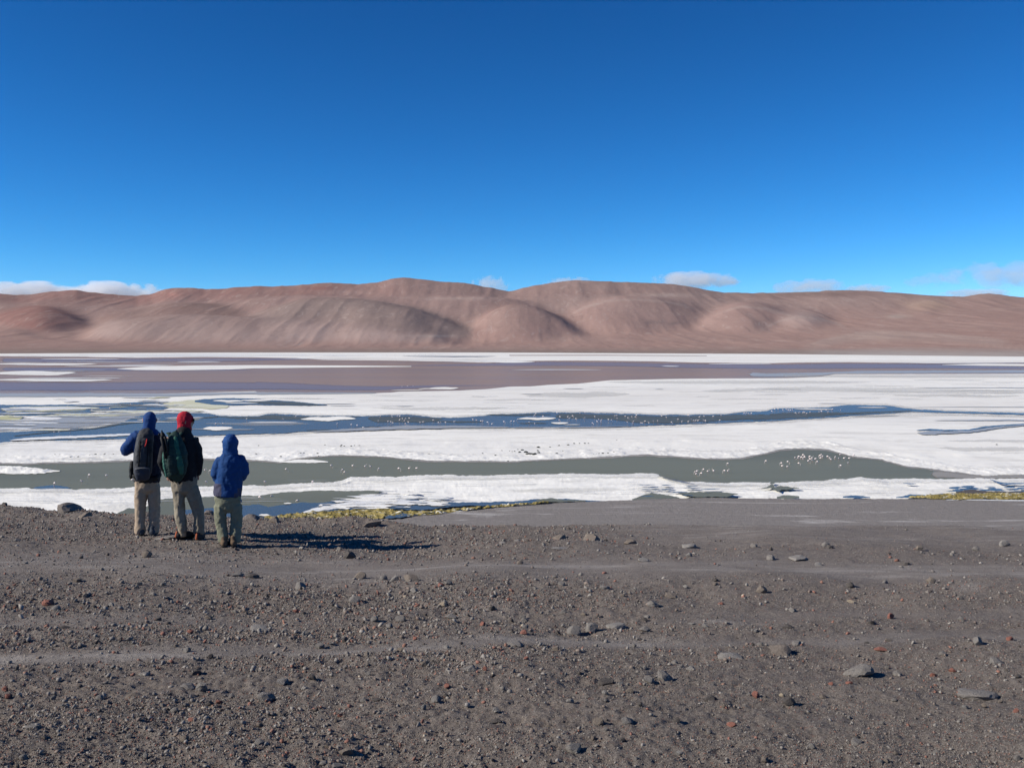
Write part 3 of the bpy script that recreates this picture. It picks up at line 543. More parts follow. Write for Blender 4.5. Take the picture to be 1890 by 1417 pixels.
def build_hills():
    us = np.concatenate([np.linspace(-1500, -110, 90), np.arange(-105, 1996, 2.8), np.linspace(2000, 3400, 90)])
    ds = np.concatenate([np.linspace(2900, 7000, 60)[:-1], np.linspace(7000, 12000, 160), np.linspace(12100, 14500, 14)])
    U, D = np.meshgrid(us, ds, indexing='ij'); U = U.T; D = D.T
    rx = (U - 945) / (FPX * cp + sp * 90); X = rx * D
    SH = np.interp(U, [0, 400, 900, 1400, 1890], [652.5, 650.5, 650.5, 653, 658])         # shoreline row
    ds_ = H / (-ray(0, 652)[1]); 
    dshore = H / ((SH - 640) / FPX)
    a = np.clip(np.minimum(D, 10500) - dshore, -600, None)
    apron = -H + np.where(a < 0, a * .01, 0.0) + np.where(a > 0, .013 * a + 8.8e-6 * a * a, 0)
    crests = []; Z = apron.copy(); col = np.zeros(D.shape + (3,)); col[:] = (.32, .22, .19)
    lo = sstep(0, 1500, a)[..., None]; col = col * lo + np.array((.205, .175, .155)) * (1 - lo)
    wig = fbm(U / 190, D / 2500, 3, 100); shape_all = np.zeros(D.shape)
    for i, (dc, w, prof, tint, g) in enumerate(LAYERS):
        p = np.array(prof, float); v = np.interp(U, p[:, 0], p[:, 1], left=700, right=700)
        ud = np.arange(-1500., 3401.); vd = np.interp(ud, p[:, 0], p[:, 1], left=None if i == 0 else 655, right=None if i == 0 else 655)
        kk = np.exp(-(np.arange(-50, 51) / (3. if i == 0 else 17.)) ** 2); kk /= kk.sum()
        vs_ = np.convolve(np.pad(vd, 50, mode='edge'), kk, 'valid')
        if i:                                # long gentle flanks that merge into the fan
            kw = np.exp(-(np.arange(-200, 201) / 75.) ** 2); kw /= kw.sum(); vw = np.convolve(np.pad(vd, 200, mode='edge'), kw, 'valid')
            v2 = .5 * vs_ + .5 * vw; vs_ = 655 - (655 - v2) * (655 - vs_.min()) / (655 - v2.min())
        v = np.interp(U, ud, vs_)
        v = v + .5 * vn(U / 14, U * 0, 40 + i) * (1 if i else .6)
        crests.append((i, v[0].copy(), p)); zc = -D * 0 + (640 - v) / FPX * (dc)
        ac = min(dc, 10500) - dshore; ap = -H + .013 * ac + 8.8e-6 * ac * ac
        rel = zc - ap
        dc_ = dc + (0 if i == 0 else 220 * wig)
        if i:                                # spurs come forward as they drop, so their flanks face the lake
            zpk = (640 - p[:, 1].min()) / FPX * dc; rpk = np.maximum(zpk - ap, 1)
            dc_ = dc_ - 2.8 * np.clip(zpk - np.maximum(zc, ap), 0, 260); w2 = 1.7 * w * np.clip(rel / rpk, .4, 1)
        else: w2 = w
        t = (D - (dc_ - w2)) / w2
        f = np.clip(t, 0, 1); f = (.5 - .5 * np.cos(pi * f)) ** 1.25 if i else f ** 1.35
        back = np.where(D > dc_, np.exp(-((D - dc_) / (w * (.8 if i == 0 else 1.8))) ** 2), 1.)
        gul = ridged(X / 420 + i * 7, D / 1500, 4, 200 + i) - .5
        bell = f * (1 - f) * 4
        z = apron + rel * f * back + np.clip(rel, 0, 300) * .02 * gul * bell * g
        win = z > Z
        k = 60.; hgt = np.clip(.5 + .5 * (z - Z) / k, 0, 1)
        Z = Z * (1 - hgt) + z * hgt + k * hgt * (1 - hgt) * sstep(0, 60, z - apron) * sstep(0, 900, a)
        cw = (sstep(0, 60, z - apron) * hgt ** 1.5)[..., None]
        tt = (np.array(tint) * .86 + np.array((.32, .222, .195)) * .14) * (1 + .10 * fbm(X / 500, D / 1400, 4, 300 + i))[..., None]
        if i == 0:   # redder to the left, greyer to the right and lower down
            rr = (sstep(1150, 300, U) * .9)[..., None]; tt = tt * rr + np.array((.285, .205, .182)) * (1 - rr)
            low = sstep(.75, .35, f)[..., None] * .7; tt = tt * (1 - low) + np.array((.335, .25, .22)) * low
        col = col * (1 - cw) + tt * cw
    def blur(A, sg, ax):
        n_ = int(sg * 3); kb = np.exp(-(np.arange(-n_, n_ + 1) / sg) ** 2 / 2); kb /= kb.sum(); pad = [(0, 0), (0, 0)]; pad[ax] = (n_, n_)
        Ap = np.pad(A, pad, mode='edge'); o_ = 0
        for q_, wq in enumerate(kb): o_ = o_ + wq * (Ap[q_:q_ + A.shape[0]] if ax == 0 else Ap[:, q_:q_ + A.shape[1]])
        return o_
    soft = blur(blur(Z, 5., 1), 4., 0); keep_ = sstep(10300, 11000, D) + sstep(300, 0, a); Z = soft * (1 - np.clip(keep_, 0, 1)) + Z * np.clip(keep_, 0, 1)
    for c_ in range(3): col[..., c_] = blur(blur(col[..., c_], 1.6, 1), .8, 0)
    lowr = sstep(560, 610, 640 - FPX * Z / D)[..., None]; col *= np.array((.83, .78, .79)) * (1 - lowr) + np.array((.93, .875, .88)) * lowr
    Z = Z + sstep(100, 1500, a) * (3.2 * ridged(X / 170, D / 1100, 4, 410) + 2.5 * fbm(X / 260, D / 900, 4, 400))
    # paler towards the toe of the fan at right
    dw = (sstep(1380, 1650, U) * sstep(1500, 150, a))[..., None] * .55
    col = col * (1 - dw) + np.array((.46, .44, .43)) * dw
    V = 640 - FPX * Z / D                     # pale or dark lines along the crests of the spurs
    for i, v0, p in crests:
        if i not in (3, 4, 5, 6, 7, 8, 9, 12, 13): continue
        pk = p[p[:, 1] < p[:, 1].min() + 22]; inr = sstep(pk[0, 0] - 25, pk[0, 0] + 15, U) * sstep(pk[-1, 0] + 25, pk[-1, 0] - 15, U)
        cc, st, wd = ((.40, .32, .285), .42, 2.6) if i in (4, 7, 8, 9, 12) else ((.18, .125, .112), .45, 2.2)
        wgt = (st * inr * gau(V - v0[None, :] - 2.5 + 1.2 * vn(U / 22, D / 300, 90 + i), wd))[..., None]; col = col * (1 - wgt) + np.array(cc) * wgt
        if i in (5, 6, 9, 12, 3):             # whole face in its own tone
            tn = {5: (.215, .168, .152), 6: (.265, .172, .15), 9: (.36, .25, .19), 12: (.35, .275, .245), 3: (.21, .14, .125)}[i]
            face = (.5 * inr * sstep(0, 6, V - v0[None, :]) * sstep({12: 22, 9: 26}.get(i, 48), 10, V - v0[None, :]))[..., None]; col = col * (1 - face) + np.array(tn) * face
    # dark lava cliffs, pale scars
    for (uc, vc, wu, wv, c, s) in ((1500, 544, 90, 5, (.15, .10, .09), .7), (590, 532, 40, 3, (.20, .08, .07), .8), (850, 551, 60, 3, PALE, .6), (320, 545, 14, 9, (.36, .17, .14), .7), (1230, 545, 60, 4, PALE, .6), (1200, 595, 14, 4, (.14, .11, .11), .6), (1240, 597, 14, 3, (.14, .11, .11), .6),
                                   (1655, 584, 20, 4, (.42, .36, .31), .6), (1700, 560, 40, 8, TAN, .7), (1110, 541, 70, 4, (.23, .14, .125), .6), (640, 540, 40, 4, (.36, .24, .21), .5), (800, 620, 40, 2.5, (.46, .38, .33), .6), (1620, 622, 60, 10, (.36, .28, .24), .5), (110, 555, 90, 12, (.20, .11, .10), .5)):
        V = 640 - FPX * Z / D
        wgt = (s * gau(U - uc + 12 * vn(U / 25, V / 9, 3), wu) * gau(V - vc, wv))[..., None]; col = col * (1 - wgt) + np.array(c) * wgt
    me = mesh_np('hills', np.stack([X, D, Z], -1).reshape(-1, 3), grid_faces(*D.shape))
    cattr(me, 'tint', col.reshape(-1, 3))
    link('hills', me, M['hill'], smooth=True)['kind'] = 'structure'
build_hills()
#@@OBJECTS

# ---------------------------------------------------------------- shaping helpers for people and their gear
def tube(path, n=20, pw=2.0, capk=.55):
    """closed loft; path rows: x, y, z, radius across, radius along (superellipse power pw)"""
    P = [Vector(p[:3]) for p in path]; V = []; rings = []
    m = len(P)
    prev = None
    for i, p in enumerate(path):
        t = (P[min(i + 1, m - 1)] - P[max(i - 1, 0)]).normalized()
        ref = Vector((1, 0, 0)) if abs(t.x) < .85 else Vector((0, 0, 1))
        e1 = (ref - t * ref.dot(t)).normalized(); e2 = t.cross(e1)
        rx = p[3]; ry = p[4] if len(p) > 4 else rx
        rings.append((P[i], e1, e2, rx, ry, t))
    R0, R1 = rings[0], rings[-1]
    a0 = min(R0[3], R0[4]) * capk; a1 = min(R1[3], R1[4]) * capk
    full = [(R0[0] - R0[5] * a0, R0[1], R0[2], R0[3] * .55, R0[4] * .55)] + [q[:5] for q in rings] + [(R1[0] + R1[5] * a1, R1[1], R1[2], R1[3] * .55, R1[4] * .55)]
    for (c, e1, e2, rx, ry) in full:
        for k in range(n):
            a = 2 * pi * k / n; ca, sa = cos(a), sin(a)
            ca = math.copysign(abs(ca) ** (2 / pw), ca); sa = math.copysign(abs(sa) ** (2 / pw), sa)
            V.append(c + e1 * (rx * ca) + e2 * (ry * sa))
    F = []
    for j in range(len(full) - 1):
        for k in range(n):
            F.append((j * n + k, j * n + (k + 1) % n, (j + 1) * n + (k + 1) % n, (j + 1) * n + k))
    F.append(tuple(range(n))[::-1]); F.append(tuple(range((len(full) - 1) * n, len(full) * n)))
    return V, F
def ball(c, r, n=14):
    c = Vector(c); r = r if hasattr(r, '__len__') else (r, r, r)
    V, F = [], []
    for j in range(n + 1):
        th = pi * (j + .001) / (n + .002)
        for k in range(2 * n):
            a = pi * k / n; V.append(c + Vector((r[0] * sin(th) * cos(a), r[1] * sin(th) * sin(a), r[2] * cos(th))))
    for j in range(n):
        for k in range(2 * n): F.append((j * 2 * n + k, j * 2 * n + (k + 1) % (2 * n), (j + 1) * 2 * n + (k + 1) % (2 * n), (j + 1) * 2 * n + k))
    F.append(tuple(range(2 * n))[::-1]); F.append(tuple(range(n * 2 * n, (n + 1) * 2 * n)))
    return V, F
def join(parts):
    V, F = [], []
    for v, f in parts:
        o = len(V); V += [tuple(p) for p in v]; F += [tuple(i + o for i in q) for q in f]
    me = bpy.data.meshes.new('shape'); me.from_pydata(V, [], F); me.update(); return me
def fuse(name, parts, voxel=.012, smooth=4, fold=None, tint=None, mat=None, parent=None):
    """melt lofts into one continuous skin, then press folds into it"""
    tmp = bpy.data.objects.new(name, join(parts)); COL.objects.link(tmp)
    r_ = tmp.modifiers.new('r', 'REMESH'); r_.mode = 'VOXEL'; r_.voxel_size = voxel
    s_ = tmp.modifiers.new('s', 'SMOOTH'); s_.factor = .5; s_.iterations = smooth
    dg = bpy.context.evaluated_depsgraph_get(); me = bpy.data.meshes.new_from_object(tmp.evaluated_get(dg))
    old = tmp.data; bpy.data.objects.remove(tmp); bpy.data.meshes.remove(old)
    me.name = name
    n = len(me.vertices); P = np.empty(n * 3, np.float32); me.vertices.foreach_get('co', P); P = P.reshape(-1, 3).astype(float)
    Nn = np.empty(n * 3, np.float32); me.vertex_normals.foreach_get('vector', Nn); Nn = Nn.reshape(-1, 3)
    if tint is not None: cattr(me, 'tint', tint(P.copy(), Nn))
    if fold is not None: P = P + Nn * fold(P)[:, None]
    me.vertices.foreach_set('co', P.astype(np.float32).ravel()); me.update()
    return link(name, me, mat, parent, smooth=True)
def folds(amp, sx=9., sz=9., seed=0, warp=.5, fine=.3):
    def f(P):
        Q = P * np.array([sx, sx, sz]); w = vn3(P * 5 + 3.3, seed + 50)
        Q = Q + warp * w[:, None]
        a = 1 - 2 * np.abs(vn3(Q, seed)); b = 1 - 2 * np.abs(vn3(Q * np.array([1.9, 1.9, 2.3]) + 5, seed + 1))
        return amp * (.75 * a + .45 * b + fine * vn3(P * 60, seed + 2))
    return f
def m_cloth(name, col=None, rough=.85, sheen=.1):
    m = Mat(name); m.set(Roughness=rough); m.b.inputs['Specular IOR Level'].default_value = .25
    base = m.attr('tint', True) if col is None else col
    o = m.objco(); n = m.noise(18, 6, .6, o)
    if col is None: c = m.mix(m.ramp(n, [(.35, .0), (.7, .22)]), base, (.0, .0, .0))
    else: c = m.mix(m.ramp(n, [(.35, 0.), (.7, 1.)]), col, tuple(x * .8 for x in col))
    m.color(c); m.bump(m.noise(70, 4, .6, o), .25, .004); return m.m
M['cloth'] = m_cloth('outdoor_clothing_fabric')
M['packcloth'] = m_cloth('backpack_fabric', rough=.7)
M['black'] = m_cloth('black_webbing', (.012, .012, .013))
M['skin'] = m_cloth('skin', (.42, .24, .17), .6)
M['redcord'] = m_cloth('red_cord', (.45, .03, .03)); M['orange'] = m_cloth('orange_boot_heel', (.38, .10, .045))
M['bootdark'] = m_cloth('dark_boot_leather', (.03, .03, .033)); M['bootbrown'] = m_cloth('brown_boot_leather', (.14, .095, .06)); M['bootgrey'] = m_cloth('grey_blue_boot_leather', (.055, .065, .08))
M['sole'] = m_cloth('boot_sole_rubber', (.02, .018, .017)); M['sock'] = m_cloth('beige_gaiter', (.36, .29, .20))
M['blackplastic'] = m_cloth('black_metal_tripod', (.008, .008, .009), .6); M['steel'] = m_cloth('grey_buckle', (.25, .25, .24), .4)
K = lambda *c: (lambda P, Nn: np.tile(np.array(c, float), (len(P), 1)))

def hand(c, down, side, palm_n):
    """palm, four unequal bent fingers and a thumb; c wrist, down = finger direction"""
    c, d, s, nrm = Vector(c), Vector(down).normalized(), Vector(side).normalized(), Vector(palm_n).normalized()
    parts = [tube([(*(c - d * .02), .026, .020), (*(c + d * .03), .036, .018), (*(c + d * .085), .040, .016)], 10)]
    for i, (L_, off) in enumerate(((.062, -.030), (.074, -.010), (.070, .010), (.055, .029))):
        a = c + d * .08 + s * off; b = a + d * L_ * .5 + nrm * .006; e = b + d * L_ * .42 + nrm * .024
        parts.append(tube([(*a, .0085), (*b, .008), (*e, .0065)], 8))
    a = c + d * .03 - s * .034; b = a + d * .035 - s * .018 + nrm * .010; e = b + d * .028 + nrm * .012
    parts.append(tube([(*a, .011), (*b, .010), (*e, .008)], 8)); return parts
def head_parts(c, yaw, r=.098):
    c = Vector(c); f = Vector((cos(yaw), sin(yaw), 0)); s = Vector((-sin(yaw), cos(yaw), 0)); up = Vector((0, 0, 1))
    q = lambda a, b, z: tuple(c + f * a + s * b + up * z)
    return [ball(q(-.012, 0, .02), (.088, .088, .105)), ball(q(.022, 0, -.035), (.066, .066, .078)), ball(q(.05, 0, -.088), (.028, .03, .024)),
            tube([(*q(.086, 0, .018), .009), (*q(.104, 0, -.018), .014), (*q(.098, 0, -.03), .013)], 8), ball(q(.082, 0, -.058), (.014, .024, .010)),
            ball(q(.078, 0, .036), (.02, .045, .012)), ball(q(-.005, .09, 0), (.02, .012, .032)), ball(q(-.005, -.09, 0), (.02, .012, .032))]
def boot(parent, name, x, y, z, yaw, mat, heel=None, Lb=.30):
    f = Vector((cos(yaw), sin(yaw), 0)); b = Vector((x, y, z))
    q = lambda a, h: b + f * a + Vector((0, 0, h))
    up = [tube([(*q(-.07, .055), .042, .050), (*q(.0, .055), .046, .050), (*q(.09, .045), .048, .038), (*q(.165, .035), .036, .026)], 16), tube([(*q(-.04, .04), .044, .046), (*q(-.03, .10), .043, .043), (*q(-.025, .14), .043, .043)], 16)]
    o = fuse(name, up, .009, 3, folds(.003, 20, 20, 5), None, mat, parent)
    so = [tube([(*q(-.085, .012), .040, .014), (*q(0, .012), .043, .014), (*q(.09, .012), .050, .014), (*q(.18, .014), .036, .013)], 14)]
    link('sole', join(so), M['sole'], o, True)
    if heel: link('heel_cap', join([tube([(*q(-.092, .03), .018, .024), (*q(-.075, .10), .016, .022)], 10)]), heel, o, True)
    return o

def person_root(u, v, label):
    x, y = ground_hit(u, v)
    zs = [GZ(x + dx, y) for dx in (-.12, -.06, 0, .06, .12)]
    r_ = empty('person', (x, y, sum(zs) / 5 - .004), -math.atan(x / y)); tag(r_, label, 'person', 'walkers looking out over the lake'); return r_

# --- walker at the left: blue hood and jacket, dark grey pack, tan trousers (offsets in metres from between the feet)
k1 = .001626
X1 = lambda cx: (cx - 350) * k1
Z1 = lambda cz: (1213 - cz) * k1
def build_walker_one():
    p = person_root(271.6, 989, 'tall walker in a blue hood and tan trousers, leftmost, with a dark grey pack')
    # body
    body = head_parts((X1(386), .03, Z1(178)), pi / 2 - .25) + [tube([(X1(372), .01, Z1(290), .09, .07), (X1(380), .02, Z1(230), .055, .055)]),
        tube([(X1(358), 0, Z1(700), .15, .10), (X1(362), 0, Z1(560), .135, .10), (X1(368), 0, Z1(400), .165, .11), (X1(372), 0, Z1(310), .15, .09), (X1(374), 0, Z1(280), .08, .07)])]
    for leg in (((310, 700, .08), (300, 850, .07), (300, 990, .055), (294, 1100, .045), (296, 1190, .035)), ((402, 700, .08), (412, 850, .07), (412, 990, .055), (402, 1100, .045), (398, 1190, .035))):
        body.append(tube([(X1(a), 0, Z1(b), r) for a, b, r in leg]))
    LA = [(X1(268), 0, Z1(305), .05), (X1(215), .02, Z1(375), .045), (X1(172), .05, Z1(440), .04), (X1(230), .2, Z1(430), .032), (X1(285), .30, Z1(420), .026)]
    RA = [(X1(470), 0, Z1(320), .05), (X1(482), .02, Z1(430), .045), (X1(476), .05, Z1(540), .04), (X1(430), .2, Z1(510), .032), (X1(395), .28, Z1(480), .026)]
    body += [tube(LA), tube(RA)]
    body += hand(LA[-1][:3], (.5, .3, .15), (0, .3, 1), (0, -1, .2)) + hand(RA[-1][:3], (-.5, .3, .15), (0, .3, 1), (0, -1, .2))
    fuse('body', body, .0075, 2, None, None, M['skin'], p)
    # jacket
    jk = [tube([(X1(355), 0, Z1(725), .178, .125), (X1(360), 0, Z1(600), .182, .135), (X1(368), 0, Z1(450), .200, .135), (X1(372), 0, Z1(340), .205, .125), (X1(374), 0, Z1(290), .15, .10), (X1(380), .015, Z1(245), .075, .075)], 28),
          tube([(X1(290), 0, Z1(312), .085), (X1(225), .01, Z1(365), .078), (X1(178), .04, Z1(438), .074), (X1(172), .07, Z1(452), .066), (X1(220), .17, Z1(440), .056), (X1(272), .26, Z1(425), .045)]),
          tube([(X1(452), 0, Z1(330), .085), (X1(474), .01, Z1(430), .070), (X1(474), .04, Z1(545), .068), (X1(465), .08, Z1(560), .060), (X1(435), .18, Z1(520), .052), (X1(402), .25, Z1(488), .042)])]
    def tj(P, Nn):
        c = np.tile(np.array((.009, .045, .165)), (len(P), 1)); side = (P[:, 0] > .02 + .02 * np.sin(P[:, 2] * 9)) & (P[:, 2] < 1.47)  # right side of the blue jacket: its shade painted in near-black
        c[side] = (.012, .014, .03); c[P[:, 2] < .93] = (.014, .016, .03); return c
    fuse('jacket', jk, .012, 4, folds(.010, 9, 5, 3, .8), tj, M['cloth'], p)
    fuse('hood', [ball((X1(384), .015, Z1(172)), (.090, .112, .118)), tube([(X1(378), 0, Z1(262), .085, .085), (X1(380), .0, Z1(215), .082, .09), (X1(384), .01, Z1(180), .086, .10)])], .010, 4, folds(.006, 10, 14, 8), K(.009, .045, .17), M['cloth'], p)
    # trousers
    tr = [tube([(X1(352), 0, Z1(800), .165, .11), (X1(354), 0, Z1(690), .180, .125), (X1(356), 0, Z1(640), .165, .115)], 26)]
    for leg in (((304, 770, .092), (299, 850, .084), (295, 960, .074), (292, 1060, .068), (290, 1130, .066), (288, 1185, .072)), ((408, 770, .092), (413, 850, .086), (415, 960, .078), (411, 1060, .070), (406, 1130, .068), (404, 1185, .072))):
        tr.append(tube([(X1(a), (0, -.005, .01, 0, -.01, -.01)[i], Z1(b), r) for i, (a, b, r) in enumerate(leg)], 20, capk=.1))
    base = folds(.008, 12, 5, 21, .8)
    fuse('trousers', tr, .012, 3, lambda P: base(P) * (1 + .8 * sstep(.5, .1, P[:, 2])) + .004 * np.sin(P[:, 2] * 75 + 5 * vn3(P * 4, 9)) * sstep(.42, .1, P[:, 2]), K(.36, .28, .205), M['cloth'], p)
    boot(p, 'boot', X1(298), .0, .012, pi / 2 + .15, M['bootgrey']); boot(p, 'boot', X1(400), -.03, .0, pi / 2 - .25, M['bootgrey'])
    # pack: a thing of its own, worn by the walker
    b = empty('backpack', p.location, p.rotation_euler.z); tag(b, 'dark grey trekking backpack with a red cord, worn by the leftmost walker', 'backpack', 'backpacks on the walkers')
    main = fuse('main_compartment', [tube([(X1(322), -.215, Z1(672), .095, .075), (X1(320), -.225, Z1(630), .120, .105), (X1(322), -.23, Z1(520), .128, .115), (X1(333), -.225, Z1(420), .120, .105), (X1(343), -.21, Z1(330), .108, .085), (X1(350), -.19, Z1(275), .085, .06)], 26, 2.8)], .010, 3, folds(.008, 11, 11, 31),
                lambda P, Nn: np.where((P[:, 0:1] > .04), np.array([[.016, .017, .019]]), np.array([[.048, .051, .058]])), M['packcloth'], b)  # right side darker: strap and shade painted into the fabric colour
    fuse('lid', [tube([(X1(345), -.20, Z1(350), .112, .10), (X1(350), -.195, Z1(300), .110, .095), (X1(352), -.18, Z1(262), .08, .06)], 22, 2.6)], .010, 3, folds(.008, 12, 12, 33), K(.038, .040, .046), M['packcloth'], b)
    fuse('front_pocket', [tube([(X1(318), -.31, Z1(680), .085, .04), (X1(316), -.325, Z1(635), .105, .055), (X1(318), -.325, Z1(585), .105, .05)], 22, 2.8)], .010, 3, folds(.004, 12, 12, 35), K(.036, .040, .058), M['packcloth'], b)
    link('zip', join([tube([(X1(262), -.37, Z1(585), .005), (X1(320), -.382, Z1(578), .005), (X1(372), -.37, Z1(585), .005)], 6)]), M['steel'], b, True)
    link('red_cord', join([tube([(X1(358), -.315, Z1(330), .008), (X1(354), -.325, Z1(365), .009), (X1(342), -.335, Z1(392), .007)], 8)]), M['redcord'], b, True)
    for sx in (-.055, .055): link('compression_strap', join([tube([(X1(335) + sx, -.315, Z1(350), .009, .004), (X1(325) + sx, -.350, Z1(500), .009, .004), (X1(320) + sx, -.345, Z1(570), .009, .004)], 8)]), M['black'], b, True)
    for sx in (-1, 1): link('shoulder_strap', join([tube([(X1(352) + sx * .06, -.15, Z1(300), .025, .010), (X1(360) + sx * .085, -.03, Z1(272), .028, .012), (X1(362) + sx * .095, .12, Z1(310), .028, .012), (X1(362) + sx * .095, .15, Z1(420), .026, .01), (X1(362) + sx * .11, .12, Z1(540), .02, .008)], 10)]), M['black'], b, True)
    fuse('hip_belt', [tube([(X1(232), -.06, Z1(545), .030, .035), (X1(228), -.07, Z1(600), .032, .045), (X1(225), -.06, Z1(660), .028, .04), (X1(218), -.05, Z1(690), .016, .016)], 12),
                      tube([(X1(250), -.10, Z1(660), .035, .03), (X1(300), -.15, Z1(705), .035, .03), (X1(360), -.16, Z1(700), .04, .03), (X1(430), -.12, Z1(690), .04, .03), (X1(462), -.02, Z1(665), .035, .03)], 12)], .010, 2, folds(.008, 18, 18, 37), K(.012, .012, .014), M['packcloth'], b)
    for a in ((300, 722), (312, 715)): link('dangling_strap', join([tube([(X1(a[0]), -.17, Z1(690), .006), (X1(a[0] - 8), -.18, Z1(a[1]), .006)], 6)]), M['black'], b, True)

# --- middle walker: red hood, black jacket, green pack, head turned to the right
k2 = .001572
X2 = lambda cx: (cx - 730) * k2
Z2 = lambda cz: (1238 - cz) * k2
def build_walker_two():
    p = person_root(349.4, 994, 'walker with a red hood, black jacket and khaki trousers, face turned right')
    hc = (X2(712), .03, Z2(168)); yaw = -.02
    body = head_parts(hc, yaw) + [tube([(X2(690), .0, Z2(300), .09, .07), (X2(705), .02, Z2(225), .055, .055)]),
        tube([(X2(692), 0, Z2(700), .145, .10), (X2(686), 0, Z2(560), .135, .10), (X2(680), 0, Z2(420), .165, .11), (X2(680), 0, Z2(320), .15, .09), (X2(688), 0, Z2(280), .08, .07)])]
    for leg in (((645, 700, .08), (648, 850, .066), (655, 990, .05), (672, 1100, .042), (680, 1185, .034)), ((745, 700, .08), (782, 850, .068), (808, 990, .052), (812, 1100, .043), (812, 1200, .035))):
        body.append(tube([(X2(a), 0, Z2(b), r) for a, b, r in leg]))
    LA = [(X2(562), 0, Z2(325), .05), (X2(520), .0, Z2(430), .045), (X2(505), .01, Z2(520), .038), (X2(530), .04, Z2(590), .031), (X2(556), .06, Z2(640), .026)]
    RA = [(X2(785), 0, Z2(325), .05), (X2(812), .0, Z2(420), .045), (X2(826), .01, Z2(500), .038), (X2(818), .03, Z2(590), .031), (X2(803), .05, Z2(645), .026)]
    body += [tube(LA), tube(RA)]
    body += hand(LA[-1][:3], (.25, .1, -1), (0, 1, .1), (1, 0, 0)) + hand(RA[-1][:3], (-.12, .1, -1), (0, 1, .1), (-1, 0, 0))
    fuse('body', body, .0075, 2, None, None, M['skin'], p)
    jk = [tube([(X2(690), 0, Z2(700), .172, .125), (X2(690), 0, Z2(660), .178, .13), (X2(684), 0, Z2(540), .182, .135), (X2(680), 0, Z2(420), .200, .135), (X2(680), 0, Z2(335), .198, .12), (X2(686), 0, Z2(290), .15, .10), (X2(700), .01, Z2(240), .08, .08)], 28, capk=.1),
          tube([(X2(580), 0, Z2(335), .080), (X2(532), 0, Z2(420), .070), (X2(508), 0, Z2(520), .066), (X2(528), .03, Z2(585), .055), (X2(552), .055, Z2(645), .044)], capk=.1),
          tube([(X2(765), 0, Z2(330), .085), (X2(800), 0, Z2(420), .076), (X2(815), 0, Z2(510), .070), (X2(812), .02, Z2(590), .062), (X2(805), .04, Z2(650), .050)], capk=.1)]
    fuse('jacket', jk, .012, 4, folds(.009, 9, 5, 43, .8), K(.0125, .0125, .016), M['cloth'], p)
    c = Vector(hc); f = Vector((cos(yaw), sin(yaw), 0))
    hd = [ball(tuple(c - f * .018 + Vector((0, 0, .022))), (.106, .100, .126)), tube([(*(c - f * .02 + Vector((0, 0, -.135))), .095, .09), (*(c - f * .02 + Vector((0, 0, -.06))), .092, .092), (*(c - f * .015), .100, .095)]),
          tube([(*(c + f * .02 + Vector((0, 0, .03))), .075, .07), (*(c + f * .07 + Vector((0, 0, .035))), .062, .052)])]
    fuse('hood', hd, .010, 3, folds(.008, 11, 11, 48), K(.40, .012, .03), M['cloth'], p)
    link('sunglasses', join([tube([(*(c + f * .088 + Vector((.02, -.055, .018))), .012, .02), (*(c + f * .104 + Vector((0, 0, .018))), .014, .022), (*(c + f * .088 + Vector((-.02, .055, .018))), .012, .02)], 10)]), M['blackplastic'], p, True)
    fuse('collar', [tube([(X2(690), .0, Z2(275), .105, .10), (X2(700), .01, Z2(238), .095, .095)], 20)], .010, 2, folds(.006, 14, 14, 49), K(.012, .012, .014), M['cloth'], p)
    tr = [tube([(X2(690), 0, Z2(785), .165, .11), (X2(690), 0, Z2(690), .178, .125), (X2(690), 0, Z2(640), .165, .115)], 26)]
    for leg in (((645, 770, .084), (647, 860, .076), (650, 960, .070), (660, 1050, .066), (672, 1120, .055), (678, 1160, .05)), ((748, 770, .098), (780, 860, .094), (803, 950, .082), (813, 1040, .074), (815, 1130, .076), (815, 1185, .074))):
        tr.append(tube([(X2(a), (0, 0, .01, 0, -.01, -.01)[i], Z2(b), r) for i, (a, b, r) in enumerate(leg)], 20, capk=.1))
    base = folds(.009, 12, 5, 61, .8)
    def tt(P, Nn):
        c_ = np.tile(np.array((.225, .195, .150)), (len(P), 1)); kp = (P[:, 0] < -.02) & (P[:, 2] > .30) & (P[:, 2] < .47); c_[kp] = (.30, .265, .20); return c_
    fuse('trousers', tr, .012, 3, lambda P: base(P) * (1 + .8 * sstep(.6, .1, P[:, 2])), tt, M['cloth'], p)
    fuse('gaiter', [tube([(X2(676), -.01, Z2(1200), .044), (X2(672), -.01, Z2(1160), .050), (X2(668), -.01, Z2(1125), .056)], capk=.1)], .008, 2, folds(.005, 20, 20, 3), None, M['sock'], p)
    boot(p, 'boot', X2(668), .02, .028, .45, M['bootdark'], M['orange']); boot(p, 'boot', X2(812), -.02, -.004, pi / 2 - .35, M['bootdark'], M['orange'])
    b = empty('backpack', p.location, p.rotation_euler.z); tag(b, 'green daypack with a black tripod strapped to it, worn by the middle walker', 'backpack', 'backpacks on the walkers')
    fuse('main_compartment', [tube([(X2(640), -.19, Z2(668), .055, .05), (X2(628), -.215, Z2(620), .125, .085), (X2(622), -.225, Z2(540), .155, .105), (X2(622), -.225, Z2(450), .158, .11), (X2(618), -.21, Z2(360), .120, .095), (X2(615), -.19, Z2(290), .075, .065), (X2(618), -.17, Z2(262), .045, .04)], 26, 2.6)], .010, 3, folds(.011, 9, 10, 71),
         lambda P, Nn: np.where(P[:, 0:1] > -.02, np.array([[.010, .014, .013]]), np.array([[.015, .040, .034]])), M['packcloth'], b)
